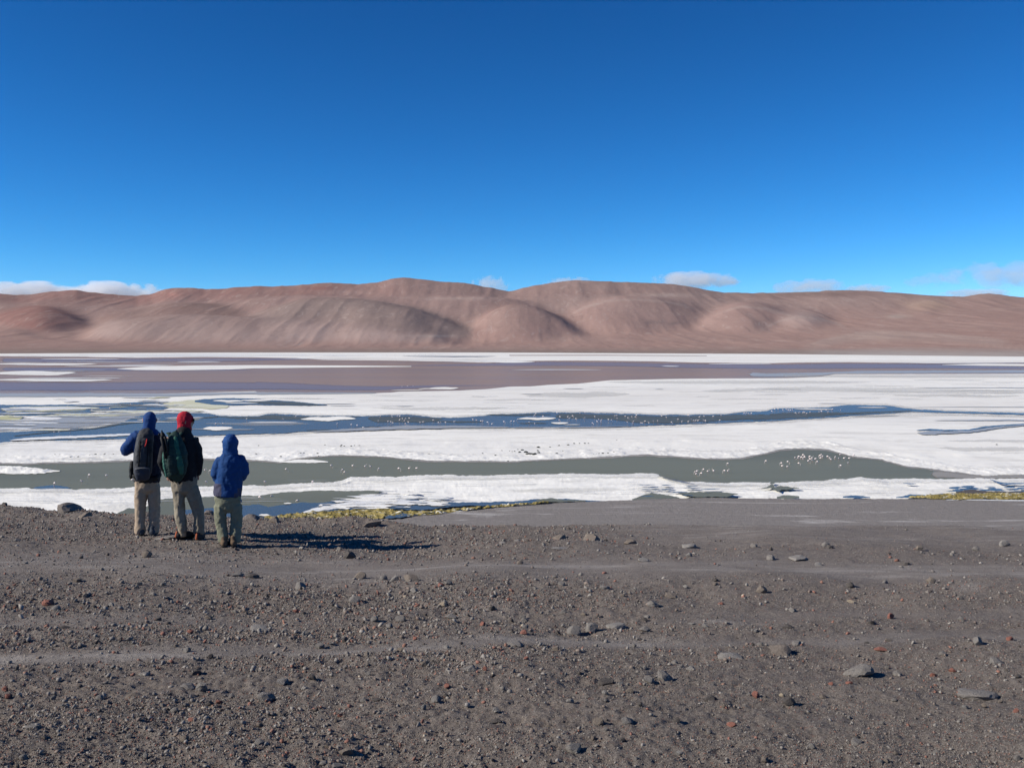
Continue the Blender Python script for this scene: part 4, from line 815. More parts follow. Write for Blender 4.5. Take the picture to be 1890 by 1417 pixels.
    fuse('side_pocket', [tube([(X2(668), -.285, Z2(605), .028, .03), (X2(660), -.305, Z2(540), .042, .04), (X2(645), -.305, Z2(440), .042, .04), (X2(630), -.285, Z2(350), .032, .03), (X2(622), -.255, Z2(295), .02, .02)], 16)], .009, 3, folds(.010, 13, 16, 73), K(.024, .105, .072), M['packcloth'], b)
    fuse('side_pocket', [tube([(X2(548), -.23, Z2(635), .020, .03), (X2(535), -.25, Z2(560), .024, .045), (X2(524), -.25, Z2(470), .022, .045), (X2(530), -.24, Z2(420), .018, .03)], 16)], .008, 3, folds(.006, 13, 16, 75), K(.035, .115, .09), M['packcloth'], b)
    fuse('front_flap', [tube([(X2(605), -.31, Z2(620), .05, .02), (X2(592), -.325, Z2(530), .062, .028), (X2(582), -.32, Z2(450), .055, .022)], 16, 2.6)], .009, 2, folds(.004, 14, 14, 76), K(.012, .030, .027), M['packcloth'], b)
    link('grab_loop', join([tube([(X2(625), -.17, Z2(262), .007), (X2(632), -.18, Z2(232), .007), (X2(645), -.16, Z2(262), .007)], 8)]), M['black'], b, True)
    for sx, e in ((1, 1), (-1, -1)): link('shoulder_strap', join([tube([(X2(618) + sx * .04, -.16, Z2(300), .022, .010), (X2(672) + (sx - 1) * .09, -.09, Z2(262), .026, .012), (X2(700) + (sx - 1) * .10, .06, Z2(268), .026, .012), (X2(705) + (sx - 1) * .10, .14, Z2(370), .026, .01), (X2(700) + (sx - 1) * .11, .08, Z2(520), .02, .008)], 10)]), m_strap, b, True)
    for x0, z0, x1, z1 in ((560, 640, 600, 690), (600, 650, 628, 700), (690, 600, 660, 705), (650, 660, 655, 712)): link('tail_strap', join([tube([(X2(x0), -.21, Z2(z0), .012, .01), (X2((x0 + x1) / 2 - 5), -.22, Z2((z0 + z1) / 2), .016, .012), (X2(x1), -.20, Z2(z1), .008, .008)], 8)]), M['black'], b, True)
    t = empty('tripod', p.location, p.rotation_euler.z); tag(t, 'folded black camera tripod strapped upright to the green backpack', 'tripod')
    for i, (dx, dy) in enumerate(((-.022, -.02), (.022, -.02), (0, .014))): link('leg', join([tube([(X2(552) + dx, -.30 + dy, Z2(470), .015), (X2(536) + dx, -.30 + dy, Z2(360), .019), (X2(522) + dx, -.28 + dy, Z2(290), .022)], 10)]), M['blackplastic'], t, True)
    link('head', join([tube([(X2(520), -.27, Z2(285), .040), (X2(514), -.25, Z2(262), .032), (X2(511), -.25, Z2(240), .009), (X2(510), -.25, Z2(233), .012)], 12), tube([(X2(500), -.26, Z2(268), .012), (X2(485), -.27, Z2(262), .014)], 8), tube([(X2(516), -.25, Z2(275), .014), (X2(545), -.26, Z2(285), .010)], 8)]), M['blackplastic'], t, True)
m_strap = m_cloth('dark_green_strap', (.02, .045, .036))

# --- walker at the right: blue rain jacket, olive trousers
k3 = .001475
X3 = lambda cx: (cx - 1088) * k3
Z3 = lambda cz: (1312 - cz) * k3
def build_walker_three():
    p = person_root(422.6, 1008, 'shorter walker in a blue hooded rain jacket and baggy olive trousers, rightmost of the three')
    body = head_parts((X3(1108), .03, Z3(352)), pi / 2 + .55, .09) + [tube([(X3(1105), .01, Z3(470), .08, .07), (X3(1108), .02, Z3(410), .05, .05)]),
        tube([(X3(1085), 0, Z3(880), .13, .10), (X3(1095), 0, Z3(720), .125, .10), (X3(1105), 0, Z3(580), .145, .10), (X3(1108), 0, Z3(490), .13, .08), (X3(1108), 0, Z3(455), .07, .06)])]
    for leg in (((1025, 880, .075), (1022, 1000, .065), (1025, 1110, .05), (1030, 1200, .042), (1038, 1285, .034)), ((1145, 880, .075), (1152, 1000, .065), (1150, 1110, .052), (1142, 1200, .043), (1130, 1290, .034))):
        body.append(tube([(X3(a), 0, Z3(b), r) for a, b, r in leg]))
    LA = [(X3(1012), 0, Z3(505), .045), (X3(985), .0, Z3(590), .04), (X3(970), .02, Z3(660), .035), (X3(1005), .14, Z3(670), .03), (X3(1045), .22, Z3(660), .025)]
    RA = [(X3(1202), 0, Z3(500), .045), (X3(1230), .0, Z3(570), .04), (X3(1235), .02, Z3(640), .035), (X3(1200), .14, Z3(670), .03), (X3(1160), .22, Z3(665), .025)]
    body += [tube(LA), tube(RA)] + hand(LA[-1][:3], (.5, .2, .1), (0, .3, 1), (0, -1, .2)) + hand(RA[-1][:3], (-.5, .2, .1), (0, .3, 1), (0, -1, .2))
    fuse('body', body, .0075, 2, None, None, M['skin'], p)
    jk = [tube([(X3(1078), 0, Z3(842), .186, .150), (X3(1082), 0, Z3(800), .184, .15), (X3(1092), 0, Z3(700), .175, .145), (X3(1102), -.01, Z3(600), .170, .145), (X3(1106), -.01, Z3(530), .165, .135), (X3(1108), 0, Z3(480), .145, .11), (X3(1109), .01, Z3(445), .095, .09)], 28, capk=.05),
          tube([(X3(1035), 0, Z3(505), .082), (X3(995), 0, Z3(580), .074), (X3(978), .01, Z3(645), .070), (X3(985), .05, Z3(672), .062), (X3(1020), .15, Z3(672), .05), (X3(1050), .2, Z3(665), .042)]),
          tube([(X3(1182), 0, Z3(500), .085), (X3(1218), 0, Z3(570), .080), (X3(1224), .01, Z3(635), .074), (X3(1215), .05, Z3(662), .062), (X3(1185), .15, Z3(668), .05), (X3(1155), .2, Z3(665), .042)])]
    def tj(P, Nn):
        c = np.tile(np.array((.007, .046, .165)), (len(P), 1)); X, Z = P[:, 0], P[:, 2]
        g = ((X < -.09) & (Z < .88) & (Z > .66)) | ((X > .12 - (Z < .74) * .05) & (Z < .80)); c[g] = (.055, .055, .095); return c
    b0 = folds(.012, 8, 6, 83, .8)
    fuse('jacket', jk, .012, 3, lambda P: b0(P) + .006 * np.sin((P[:, 0] * 40 + P[:, 2] * 14) + 3 * vn3(P * 5, 8)) * sstep(-.1, .05, P[:, 0]), tj, M['cloth'], p)
    hd = [ball((X3(1110), .0, Z3(342)), (.102, .118, .112)), tube([(X3(1110), -.005, Z3(448), .100, .095), (X3(1108), -.005, Z3(400), .096, .10), (X3(1110), 0, Z3(350), .102, .108)])]
    fuse('hood', hd, .010, 3, folds(.009, 9, 12, 88), K(.008, .052, .19), M['cloth'], p)
    link('sunglasses', join([tube([(X3(1038), .06, Z3(338), .012, .016), (X3(1060), .11, Z3(338), .014, .02), (X3(1095), .14, Z3(338), .014, .02)], 10)]), M['blackplastic'], p, True)
    tr = [tube([(X3(1083), 0, Z3(960), .155, .10), (X3(1083), 0, Z3(860), .178, .125), (X3(1085), 0, Z3(810), .165, .12)], 26)]
    for leg in (((1017, 930, .088), (1014, 1000, .080), (1018, 1080, .070), (1026, 1160, .064), (1035, 1240, .060), (1038, 1270, .056)), ((1152, 930, .090), (1158, 1000, .082), (1157, 1080, .076), (1150, 1160, .070), (1143, 1240, .068), (1141, 1275, .070))):
        tr.append(tube([(X3(a), (0, 0, .01, 0, -.01, -.01)[i], Z3(b), r) for i, (a, b, r) in enumerate(leg)], 20, capk=.1))
    base = folds(.009, 12, 5, 91, .8)
    fuse('trousers', tr, .012, 3, lambda P: base(P) * (1 + .8 * sstep(.6, .1, P[:, 2])), K(.185, .19, .135), M['cloth'], p)
    link('belt_buckle', join([tube([(X3(1198), -.09, Z3(872), .014, .010), (X3(1202), -.10, Z3(895), .014, .010)], 10)]), M['steel'], p, True)
    boot(p, 'boot', X3(1042), -.02, .0, pi / 2 + .12, M['bootbrown']); boot(p, 'boot', X3(1122), -.03, .0, pi / 2 + .25, M['bootbrown'])
build_walker_one(); build_walker_two(); build_walker_three()

# ---------------------------------------------------------------- stones
def rock_mesh(name, seed, sub=3, flat=.7, cuts=9, lump=.28):
    bm = bmesh.new(); bmesh.ops.create_icosphere(bm, subdivisions=sub, radius=1.0)
    me = bpy.data.meshes.new(name); bm.to_mesh(me); bm.free()
    P = np.empty(len(me.vertices) * 3, np.float32); me.vertices.foreach_get('co', P); P = P.reshape(-1, 3).astype(float)
    rg = np.random.RandomState(seed)
    P = P * (1 + lump * vn3(P * 1.3 + seed * 3.1, seed) + lump * .4 * vn3(P * 3.1 + seed, seed + 1))[:, None]
    for _ in range(cuts):
        n = rg.normal(size=3); n /= np.linalg.norm(n); c = rg.uniform(.45, .85); P -= n * np.maximum(0, P @ n - c)[:, None] * .92
    P = P * (1 + .05 * vn3(P * 7 + seed, seed + 2))[:, None]
    P /= np.abs(P[:, :2]).max(); P[:, 2] *= flat / np.abs(P[:, 2]).max()
    me.vertices.foreach_set('co', P.astype(np.float32).ravel()); me.update(); return me
def put_rock(name, me, u, v, w, h, mat, label, cat='rock', group=None, seed=0, sink=.35):
    x, y = ground_hit(u, v + h * .25); s = w / 2 * y / FPX; hz = max(h, 3) / 2 * y / FPX * (1.2 if w < 30 else .95)
    m2 = me; o = bpy.data.objects.new(name, m2); COL.objects.link(o)
    if not m2.materials: m2.materials.append(M[mat])
    o.material_slots[0].link = 'OBJECT'; o.material_slots[0].material = M[mat]
    rg = random.Random(seed); o.rotation_euler = (rg.uniform(-.12, .12), rg.uniform(-.12, .12), rg.uniform(-.5, .5) + rg.choice((0, pi)))
    o.scale = (s, s * rg.uniform(.75, 1.1), hz); o.location = (x, y, GZ(x, y) + hz * (1 - sink) - hz * (.25 if v > 970 else 0))
    tag(o, label, cat, group); return o
ROCKS = [  # photo position, size, kind, what it looks like
    (127, 938, 44, 22, 'mound', 'big rounded brown boulder on the crest of the bank, left of the walkers'), (157, 953, 27, 12, 'brown', 'low brown rock just right of the big crest boulder'),
    (7, 934, 14, 7, 'dark', 'small dark rock on the crest at the far left'), (466, 948, 36, 18, 'mound', 'rubbly brown mound on the crest right of the rightmost walker'),
    (506, 957, 22, 12, 'brown', 'brown rock on the crest by the yellow moss'), (386, 950, 20, 9, 'mound', 'low dark rock between the middle and rightmost walkers'),
    (308, 990, 50, 9, 'grey', 'flat slab lying at the feet of the left and middle walkers'), (32, 1000, 13, 9, 'grey', 'grey stone standing alone above the track at the far left'),
    (626, 1015, 12, 9, 'grey', 'small grey stone just below the walkers shadows'), (467, 1061, 28, 16, 'dark', 'dark craggy rock at the lower edge of the track, left half'),
    (438, 1059, 26, 8, 'grey', 'flat grey rock touching the dark craggy rock on its left'), (477, 1162, 38, 11, 'pale', 'long tilted pale slab in the left foreground'),
    (401, 1172, 14, 9, 'pale', 'small pale stone left of the tilted pale slab'), (271, 1186, 12, 8, 'dark', 'small dark stone alone in the smooth patch at left'),
    (362, 1240, 18, 14, 'dark', 'dark stone just above the broken grey slab'), (345, 1267, 34, 17, 'grey', 'left half of the broken grey slab in the left foreground'),
    (373, 1272, 26, 17, 'grey', 'right half of the broken grey slab in the left foreground'), (250, 1288, 40, 17, 'brown', 'square brown block with a long shadow, lower left'),
    (521, 1258, 32, 11, 'grey', 'flat grey stone with a small shadow right of the broken slab'), (577, 1252, 18, 13, 'dark', 'dark pointed stone in the lower left foreground'),
    (491, 1289, 36, 17, 'grey', 'lumpy grey stone with a dark shadow below the flat grey stone'), (514, 1317, 30, 14, 'brown', 'rounded brown stone near the bottom, left of centre'),
    (352, 1335, 15, 8, 'red', 'reddish stone at the bottom edge, left side'), (404, 1293, 12, 8, 'red', 'little reddish stone below the broken slab'),
    (545, 1124, 12, 7, 'red', 'small orange-red stone in the rubble left of centre'), (258, 1080, 12, 8, 'grey', 'small grey stone below the track at left'),
    (157, 1100, 16, 9, 'brown', 'brownish stone in the left rubble'), (120, 1160, 20, 7, 'dark', 'dark thin stone at left above the smooth patch'),
    (686, 964, 32, 11, 'brown', 'tan boulder on the crest below the yellow moss'), (1033, 990, 32, 13, 'brown', 'leftmost of the three brown boulders beyond the track'),
    (1090, 994, 38, 19, 'brown', 'middle of the three brown boulders beyond the track'), (1160, 997, 32, 16, 'brown', 'rightmost of the three brown boulders beyond the track'),
    (955, 998, 18, 7, 'pale', 'small pale stone left of the three brown boulders'), (928, 1002, 16, 5, 'pale', 'small flat pale stone beyond the track, centre'),
    (815, 978, 18, 5, 'pale', 'flat pale stone near the crest, centre'), (1036, 1010, 40, 5, 'pale', 'thin pale slab below the three brown boulders'),
    (1187, 1032, 22, 8, 'pale', 'pale flat stone below the rightmost brown boulder'), (1272, 1005, 28, 13, 'pale', 'pale grey stone with a dark shadow, right of the brown boulders'),
    (1473, 1029, 40, 9, 'pale', 'long low pale rock beyond the track at right'), (1510, 1040, 17, 6, 'pale', 'small pale rock at the end of the long low pale rock'), (1668, 1037, 24, 6, 'dark', 'low dark stone beyond the track at right'),
    (665, 1062, 22, 16, 'brown', 'round brown stone at the track edge, first of the row'), (708, 1066, 17, 12, 'grey', 'round grey stone, second of the row at the track edge'),
    (730, 1068, 26, 12, 'grey', 'flat grey stone, third of the row at the track edge'), (760, 1069, 30, 18, 'brown', 'brown rounded rock ending the row at the track edge'),
    (765, 1089, 20, 11, 'pale', 'pale grey stone just under the row at the track edge'), (748, 1099, 12, 6, 'cream', 'small pinkish cream stone under the row at the track edge'),
    (654, 1106, 22, 14, 'grey', 'round grey stone with a shadow left of the cream stone'), (816, 1115, 18, 11, 'cream', 'cream coloured stone standing out in the centre rubble'),
    (833, 1137, 26, 9, 'grey', 'flat grey stone below the cream stone'), (965, 1133, 14, 10, 'grey', 'small upright grey stone, centre'),
    (1117, 1086, 20, 9, 'grey', 'grey stone with a shadow just below the track, right of centre'), (1205, 1118, 26, 12, 'grey', 'tilted grey stone with a black shadow, right of centre'),
    (1236, 1098, 22, 8, 'brown', 'brownish stone above the tilted grey one'), (890, 1150, 13, 9, 'red', 'dark red stone left of the dusty hollow'),
    (766, 1177, 11, 7, 'red', 'small red stone beside the smooth patch, centre'), (1059, 1162, 28, 21, 'grey', 'smooth round grey cobble, left of a pair'),
    (1092, 1160, 27, 18, 'grey', 'smooth round grey cobble, right of a pair'), (1137, 1157, 38, 11, 'pale', 'long pale slab right of the two round cobbles'),
    (1188, 1165, 30, 15, 'grey', 'grey stone with a shadow right of the long pale slab'), (1190, 1147, 14, 8, 'dark', 'small dark stone above the stone right of the pale slab'),
    (950, 1185, 40, 13, 'grey', 'flattish grey rock on the dusty hollow'), (638, 1181, 15, 12, 'dark', 'dark stone at the edge of the smooth patch'),
    (867, 1235, 34, 18, 'grey', 'grey rock with a curved black shadow, lower centre'), (895, 1240, 10, 8, 'red', 'reddish chip in the shadow of the lower centre rock'),
    (1118, 1250, 34, 25, 'dark', 'pointed dark rock with a deep shadow, lower right of centre'), (1146, 1260, 14, 9, 'pale', 'small pale stone in the deep shadow of the pointed rock'),
    (1226, 1246, 30, 23, 'grey', 'angular grey rock right of the pointed dark rock'), (1200, 1256, 26, 12, 'grey', 'low grey rock leaning against the angular grey rock'),
    (825, 1268, 13, 9, 'red', 'bright red stone at the lower centre'), (914, 1333, 26, 8, 'dark', 'dark sliver of rock at the bottom centre'),
    (1158, 1334, 26, 11, 'grey', 'grey stone with a shadow at the bottom, right of centre'), (695, 1294, 18, 6, 'dark', 'dark flat chip at lower centre left'),
    (1352, 1212, 58, 16, 'pale', 'long flat pale slab, lower right'), (1440, 1201, 58, 22, 'brown', 'broad brown rock right of the long pale slab'),
    (1470, 1188, 22, 10, 'grey', 'grey stone touching the broad brown rock'), (1585, 1236, 60, 28, 'grey', 'large flat grey boulder half buried at right'),
    (1626, 1198, 26, 7, 'red', 'red flat stone above the half buried boulder'), (1640, 1180, 14, 6, 'brown', 'little brown stone on the dusty streak at right'), (1805, 1277, 74, 24, 'grey', 'broad half buried grey rock at the lower right edge'),
    (1740, 1205, 18, 7, 'grey', 'small flat grey stone at right'), (1839, 1225, 28, 14, 'grey', 'grey stone near the right edge above the broad rock'),
    (1396, 1287, 18, 12, 'red', 'square red stone, lower right'), (1350, 1334, 20, 11, 'red', 'red stone at the bottom edge, right side'),
    (1453, 1159, 22, 9, 'dark', 'pair of dark lumps in the right rubble'), (1302, 1157, 16, 7, 'pale', 'small bluish pale stone, right of centre'), (1276, 1153, 14, 6, 'pale', 'small pale chip left of the bluish one'),
    (1388, 1190, 10, 8, 'dark', 'little dark stone above the long pale slab'), (1758, 1233, 15, 8, 'red', 'red brown stone near the right edge'),
    (1567, 1261, 16, 8, 'red', 'red stone under the half buried boulder'), (1330, 1116, 12, 5, 'red', 'small red chip below the track at right'),
    (1880, 1252, 14, 9, 'dark', 'dark stone at the right edge'), (1570, 1110, 16, 5, 'cream', 'small cream chip below the track at right'), (60, 1345, 28, 14, 'grey', 'grey stone at the bottom left corner'),
    (1060, 1385, 34, 18, 'grey', 'grey rock at the bottom edge, centre right'), (640, 1390, 26, 14, 'brown', 'brown rock at the bottom edge, left of centre')]
LAND = [(127, 938, 'the big crest boulder'), (467, 1061, 'the dark craggy rock by the track'), (477, 1162, 'the tilted pale slab'), (358, 1267, 'the broken grey slab'), (506, 1303, 'the lumpy grey stone'), (120, 1160, 'the dark thin stone'),
        (686, 964, 'the tan crest boulder'), (1090, 994, 'the three brown boulders'), (1272, 1005, 'the pale stone beyond the track'), (1473, 1029, 'the long low pale rock'), (715, 1066, 'the row of round stones'), (816, 1115, 'the cream stone'),
        (1205, 1118, 'the tilted grey stone'), (1075, 1160, 'the pair of round cobbles'), (950, 1185, 'the flattish rock on the dusty hollow'), (867, 1235, 'the rock with the curved shadow'), (1118, 1250, 'the pointed dark rock'), (825, 1268, 'the bright red stone'),
        (1352, 1212, 'the long flat pale slab'), (1440, 1201, 'the broad brown rock'), (1585, 1236, 'the half buried boulder'), (1805, 1277, 'the broad rock by the right edge'), (1396, 1287, 'the square red stone'), (914, 1333, 'the dark sliver at bottom centre'),
        (250, 1288, 'the square brown block'), (1668, 1037, 'the low dark stone'), (32, 1000, 'the lone stone at far left'), (157, 1100, 'the brownish stone in the left rubble'), (60, 1345, 'the bottom left corner stone'), (1570, 1110, 'the small cream chip'), (1350, 1334, 'the red stone at the bottom')]
def build_rocks():
    protos = [rock_mesh('rock', 100 + i, 3, 1., 8 + i % 5, .22 + .03 * (i % 4)) for i in range(14)]
    round_ = [rock_mesh('rock', 300 + i, 3, 1., 2, .14) for i in range(3)]
    for i, (u, v, w, h, mat, lab) in enumerate(ROCKS):
        me = round_[i % 3] if 'round ' in lab else protos[i % 14]
        put_rock('boulder' if w > 30 and h > 15 else 'rock', me, u, v, w * (1.15 if v < 975 else 1), h * (1.3 if v < 975 else 1), mat, lab, 'rock', 'rocks on the gravel bank', i, .62 if v < 975 else .35)
    small = [rock_mesh('stone', 500 + i, 2, 1., 10, .25) for i in range(16)]
    rg = random.Random(12); n = 0
    while n < 190:
        v = 968 + (1417 - 968) * rg.random() ** .8; u = rg.uniform(-10, 1900)
        x, y = ground_hit(u, v)
        if rg.random() > roughmask(np.array([x]), np.array([y]))[0] + .12: continue
        w = rg.uniform(10, 17) * (1 + .5 * (rg.random() < .18)); kind = rg.choices(('grey', 'dark', 'brown', 'red', 'pale', 'cream'), (40, 12, 24, 13, 10, 1))[0]
        word = {'grey': 'grey', 'dark': 'dark', 'brown': 'brown', 'red': 'red', 'pale': 'pale', 'cream': 'cream'}[kind]
        near = min(LAND, key=lambda q: (q[0] - u) ** 2 + 4 * (q[1] - v) ** 2); du, dv = u - near[0], v - near[1]
        way = ('right of' if du > 0 else 'left of') if abs(du) > 2.2 * abs(dv) else (('below ' if dv > 0 else 'above ') + ('right of' if du > 0 else 'left of')) if abs(du) > .6 * abs(dv) else ('below' if dv > 0 else 'above')
        dist = 'just' if math.hypot(du, 2 * dv) < 55 else 'some way' if math.hypot(du, 2 * dv) < 130 else 'far'
        put_rock('stone', small[n % 16], u, v, w, w * rg.uniform(.45, .75), kind, f'small {word} stone lying {dist} {way} {near[2]}', 'stone', f'small {word} stones {dist} {way} {near[2]}', n, .3); n += 1
build_rocks()
def build_gravel():
    bm = bmesh.new(); bmesh.ops.create_icosphere(bm, subdivisions=1, radius=1.)
    B = np.array([v.co[:] for v in bm.verts]); F = np.array([[v.index for v in f.verts] for f in bm.faces]); bm.free()
    rg = np.random.RandomState(7); prot = []
    for i in range(48):
        P = B * rg.uniform(.7, 1.25, (len(B), 1)) 
        for _ in range(5):
            n = rg.normal(size=3); n /= np.linalg.norm(n); P = P - n * np.maximum(0, P @ n - rg.uniform(.4, .7))[:, None]
        prot.append(P * np.array([1, rg.uniform(.6, 1), rg.uniform(.45, .9)]))
    prot = np.array(prot)
    Nn = 420000
    y = 3.7 * (20.5 / 3.7) ** rg.rand(Nn); x = rg.uniform(-.56, .56, Nn) * y
    rm = roughmask(x, y); patch = .72 + .6 * fbm(x / 1.9, y / .8, 3, 611)
    u = 945 + FPX * x / y
    dens = 1 - .55 * sstep(1045, 1010, row_of(y)) - .3 * sstep(900, 1500, u)
    keep = rg.rand(Nn) < dens * (.06 + .94 * rm ** 2.3) * np.clip(patch, .12, 1) * (.78 + .3 * sstep(1400, 300, u)); x, y = x[keep], y[keep]
    n = min(len(x), 150000); x, y = x[:n], y[:n]
    r_ = y / 1029 * np.minimum(.60 + .42 * rg.pareto(2.4, n), 3.8); r_ = np.clip(r_ * (1 - .28 * sstep(800, 1500, u[keep][:n])), .004, .034)
    z = ground_z(x, y)
    O = np.array([(1, 0, 0), (0, 1, 0), (-1, 0, 0), (0, -1, 0), (0, 0, 1), (0, 0, -1)], float)
    OF = np.array([(0, 1, 4), (1, 2, 4), (2, 3, 4), (3, 0, 4), (1, 0, 5), (2, 1, 5), (3, 2, 5), (0, 3, 5)])
    prot8 = np.array([O * rg.uniform(.6, 1.3, (6, 1)) * np.array([1, rg.uniform(.6, 1), rg.uniform(.5, 1)]) + rg.normal(0, .18, (6, 3)) for _ in range(60)])
    order = np.argsort(-r_ / y); big = order[:36000]; sml = order[36000:]
    pal = np.array([(.22, .203, .186), (.18, .164, .149), (.235, .218, .20), (.085, .073, .066), (.19, .152, .13), (.225, .115, .09), (.26, .145, .11), (.27, .25, .225), (.38, .33, .26)])
    Vs, Fs, Cs, off = [], [], [], 0
    for ids, pr, fc in ((big, prot, F), (sml, prot8, OF)):
        m_ = len(ids); ang = rg.rand(m_) * 2 * pi; ca, sa = np.cos(ang)[:, None], np.sin(ang)[:, None]
        P = pr[rg.randint(0, len(pr), m_)] * r_[ids][:, None, None]
        X = P[..., 0] * ca - P[..., 1] * sa; Yv = P[..., 0] * sa + P[..., 1] * ca; Zv = P[..., 2] + rg.normal(0, .35, m_)[:, None] * X
        Vs.append(np.stack([X + x[ids][:, None], Yv + y[ids][:, None], Zv + (z[ids] + r_[ids] * .3)[:, None]], -1).reshape(-1, 3))
        nb = P.shape[1]; Fs.append((fc[None] + (np.arange(m_) * nb)[:, None, None]).reshape(-1, 3) + off); off += m_ * nb
        Cs.append(np.repeat(pal[rg.choice(9, m_, p=[.26, .22, .12, .10, .135, .085, .035, .04, .005])] * rg.uniform(.85, 1.12, (m_, 1)), len(fc), 0))
    me = mesh_np('gravel', np.concatenate(Vs), np.concatenate(Fs)); cattr(me, 'tint', np.concatenate(Cs), 'FACE')
    o = link('gravel', me, M['gravel']); tag(o, 'loose volcanic gravel and pebbles covering the near bank', 'gravel', kind='stuff')
build_gravel()

# ---------------------------------------------------------------- dark stones on the salt
SALT_STONES = tp('E 403,155 440,155 660,158 770,148 765,155 700,152 575,170 545,175 520,175 830,150 895,150 585,200 F 30,68 190,148 295,138 335,125 322,130 360,122 462,125 470,145 505,125 545,125 578,125 605,123 632,75 637,65 657,72 708,72 733,68 515,65 770,68 1280,130 1675,125 1815,105 1770,140 1860,182 10,130 '
    'G 790,50 545,155 615,155 640,150 660,147 685,145 725,143 770,135 350,145 395,130 475,72 515,72 555,72 580,72 H 1690,120')
BIG = [(215, 100, 30), (150, 148, 60), (185, 152, 50), (215, 140, 26), (120, 135, 34), (95, 122, 24), (75, 135, 22), (60, 118, 14), (40, 130, 14), (300, 100, 17), (365, 88, 20), (430, 83, 20), (348, 146, 24), (210, 125, 18), (20, 132, 10), (2, 128, 9)]
def build_salt_stones():
    pm = [rock_mesh('salt_crust_rock', 700 + i, 2, 1., 8, .3) for i in range(6)]
    def put(u, v, w, label, group, i, hk=.5):
        x, y = lake_pt(u, v + w * .12, .25); s = w / 2 * y / FPX
        o = bpy.data.objects.new('dark_rock', pm[i % 6]); COL.objects.link(o)
        if not pm[i % 6].materials: pm[i % 6].materials.append(M['dark2'])
        o.scale = (s, s * 1.1, s * hk); o.location = (x, y, -H + .3 + s * .12); o.rotation_euler = (0, 0, i * 1.7)
        tag(o, label, 'rock', group)
    for i, (u, v) in enumerate(SALT_STONES):
        far_l = u < 240
        lab = ('tiny dark rock on the salt bank left of the walkers' if far_l else 'tiny dark rock on the salt bank between the walkers and the rock outcrop' if u < 925 else 'tiny dark rock on the salt right of the outcrop' if u < 1200 else 'lone dark speck of rock on the salt at far right')
        put(u, v, 3.2 + (i * 7 % 5) * .35, lab, None if 'lone' in lab else lab.replace('tiny dark rock', 'tiny dark rocks'), i)
    for i, (cx, cy, w) in enumerate(BIG):
        lab = {0: 'tallest dark rock at the top of the outcrop in the salt bank', 1: 'widest dark slab in the lower middle of the salt bank outcrop', 9: 'first dark rock right of the salt bank outcrop', 10: 'second dark rock right of the salt bank outcrop', 11: 'third and last large dark rock right of the outcrop', 12: 'dark flat rock below the row right of the outcrop'}.get(i, 'dark jagged rock clustered in the salt bank outcrop')
        put(940 + cx * KT, 800 + cy * KT, w * KT, lab, None if i in (0, 1, 9, 10, 11, 12) else 'jagged dark rocks of the salt bank outcrop', i + 3, .55 if i != 1 else .3)
M['dark2'] = m_stone('blackish_lake_rock', (.018, .024, .022), (.05, .058, .052), 5.)
build_salt_stones()

# ---------------------------------------------------------------- flamingos
def m_bird(n, c, c2):
    m = Mat(n); m.set(Roughness=.8); m.color(m.mix(m.ramp(m.noise(9, 3, .5, m.objco()), [(.4, 0.), (.65, 1.)]), c, c2)); return m.m
M['pink'] = m_bird('pale_pink_plumage', (.97, .90, .87), (.95, .72, .66)); M['legp'] = m_bird('pink_leg_skin', (.42, .22, .20), (.32, .16, .15)); M['bill'] = m_bird('black_bill_tip', (.03, .03, .03), (.2, .17, .05)); M['tail'] = m_bird('black_wing_tips', (.05, .03, .03), (.30, .08, .08))
def flamingo_meshes(pose):
    b = [tube([(-.34, 0, .74, .04, .03), (-.24, 0, .80, .11, .10), (-.08, 0, .85, .17, .165), (.08, 0, .86, .155, .15), (.19, 0, .86, .06, .06)], 10)]
    if pose == 0: nk = [(.17, 0, .86), (.30, 0, .93), (.33, 0, 1.05), (.26, 0, 1.18), (.25, 0, 1.28), (.31, 0, 1.34)]
    elif pose == 1: nk = [(.17, 0, .86), (.33, 0, .80), (.42, 0, .60), (.44, 0, .36), (.42, 0, .18), (.36, 0, .12)]
    else: nk = [(.17, 0, .86), (.28, .03, .95), (.20, .07, 1.02), (.08, .08, .99), (.0, .07, .95), (-.05, .05, .93)]
    b.append(tube([(*p, .034 - .003 * i) for i, p in enumerate(nk)], 8)); e = Vector(nk[-1]); d = (e - Vector(nk[-2])).normalized()
    b.append(ball(tuple(e + d * .02), (.045, .032, .035), 6))
    bill = [tube([(*(e + d * .05), .018), (*(e + d * .10 + Vector((0, 0, -.03))), .018), (*(e + d * .11 + Vector((0, 0, -.075))), .008)], 6)]
    return join(b), join(bill), join([tube([(-.30, 0, .77, .05, .02), (-.40, 0, .72, .02, .012)], 8)])
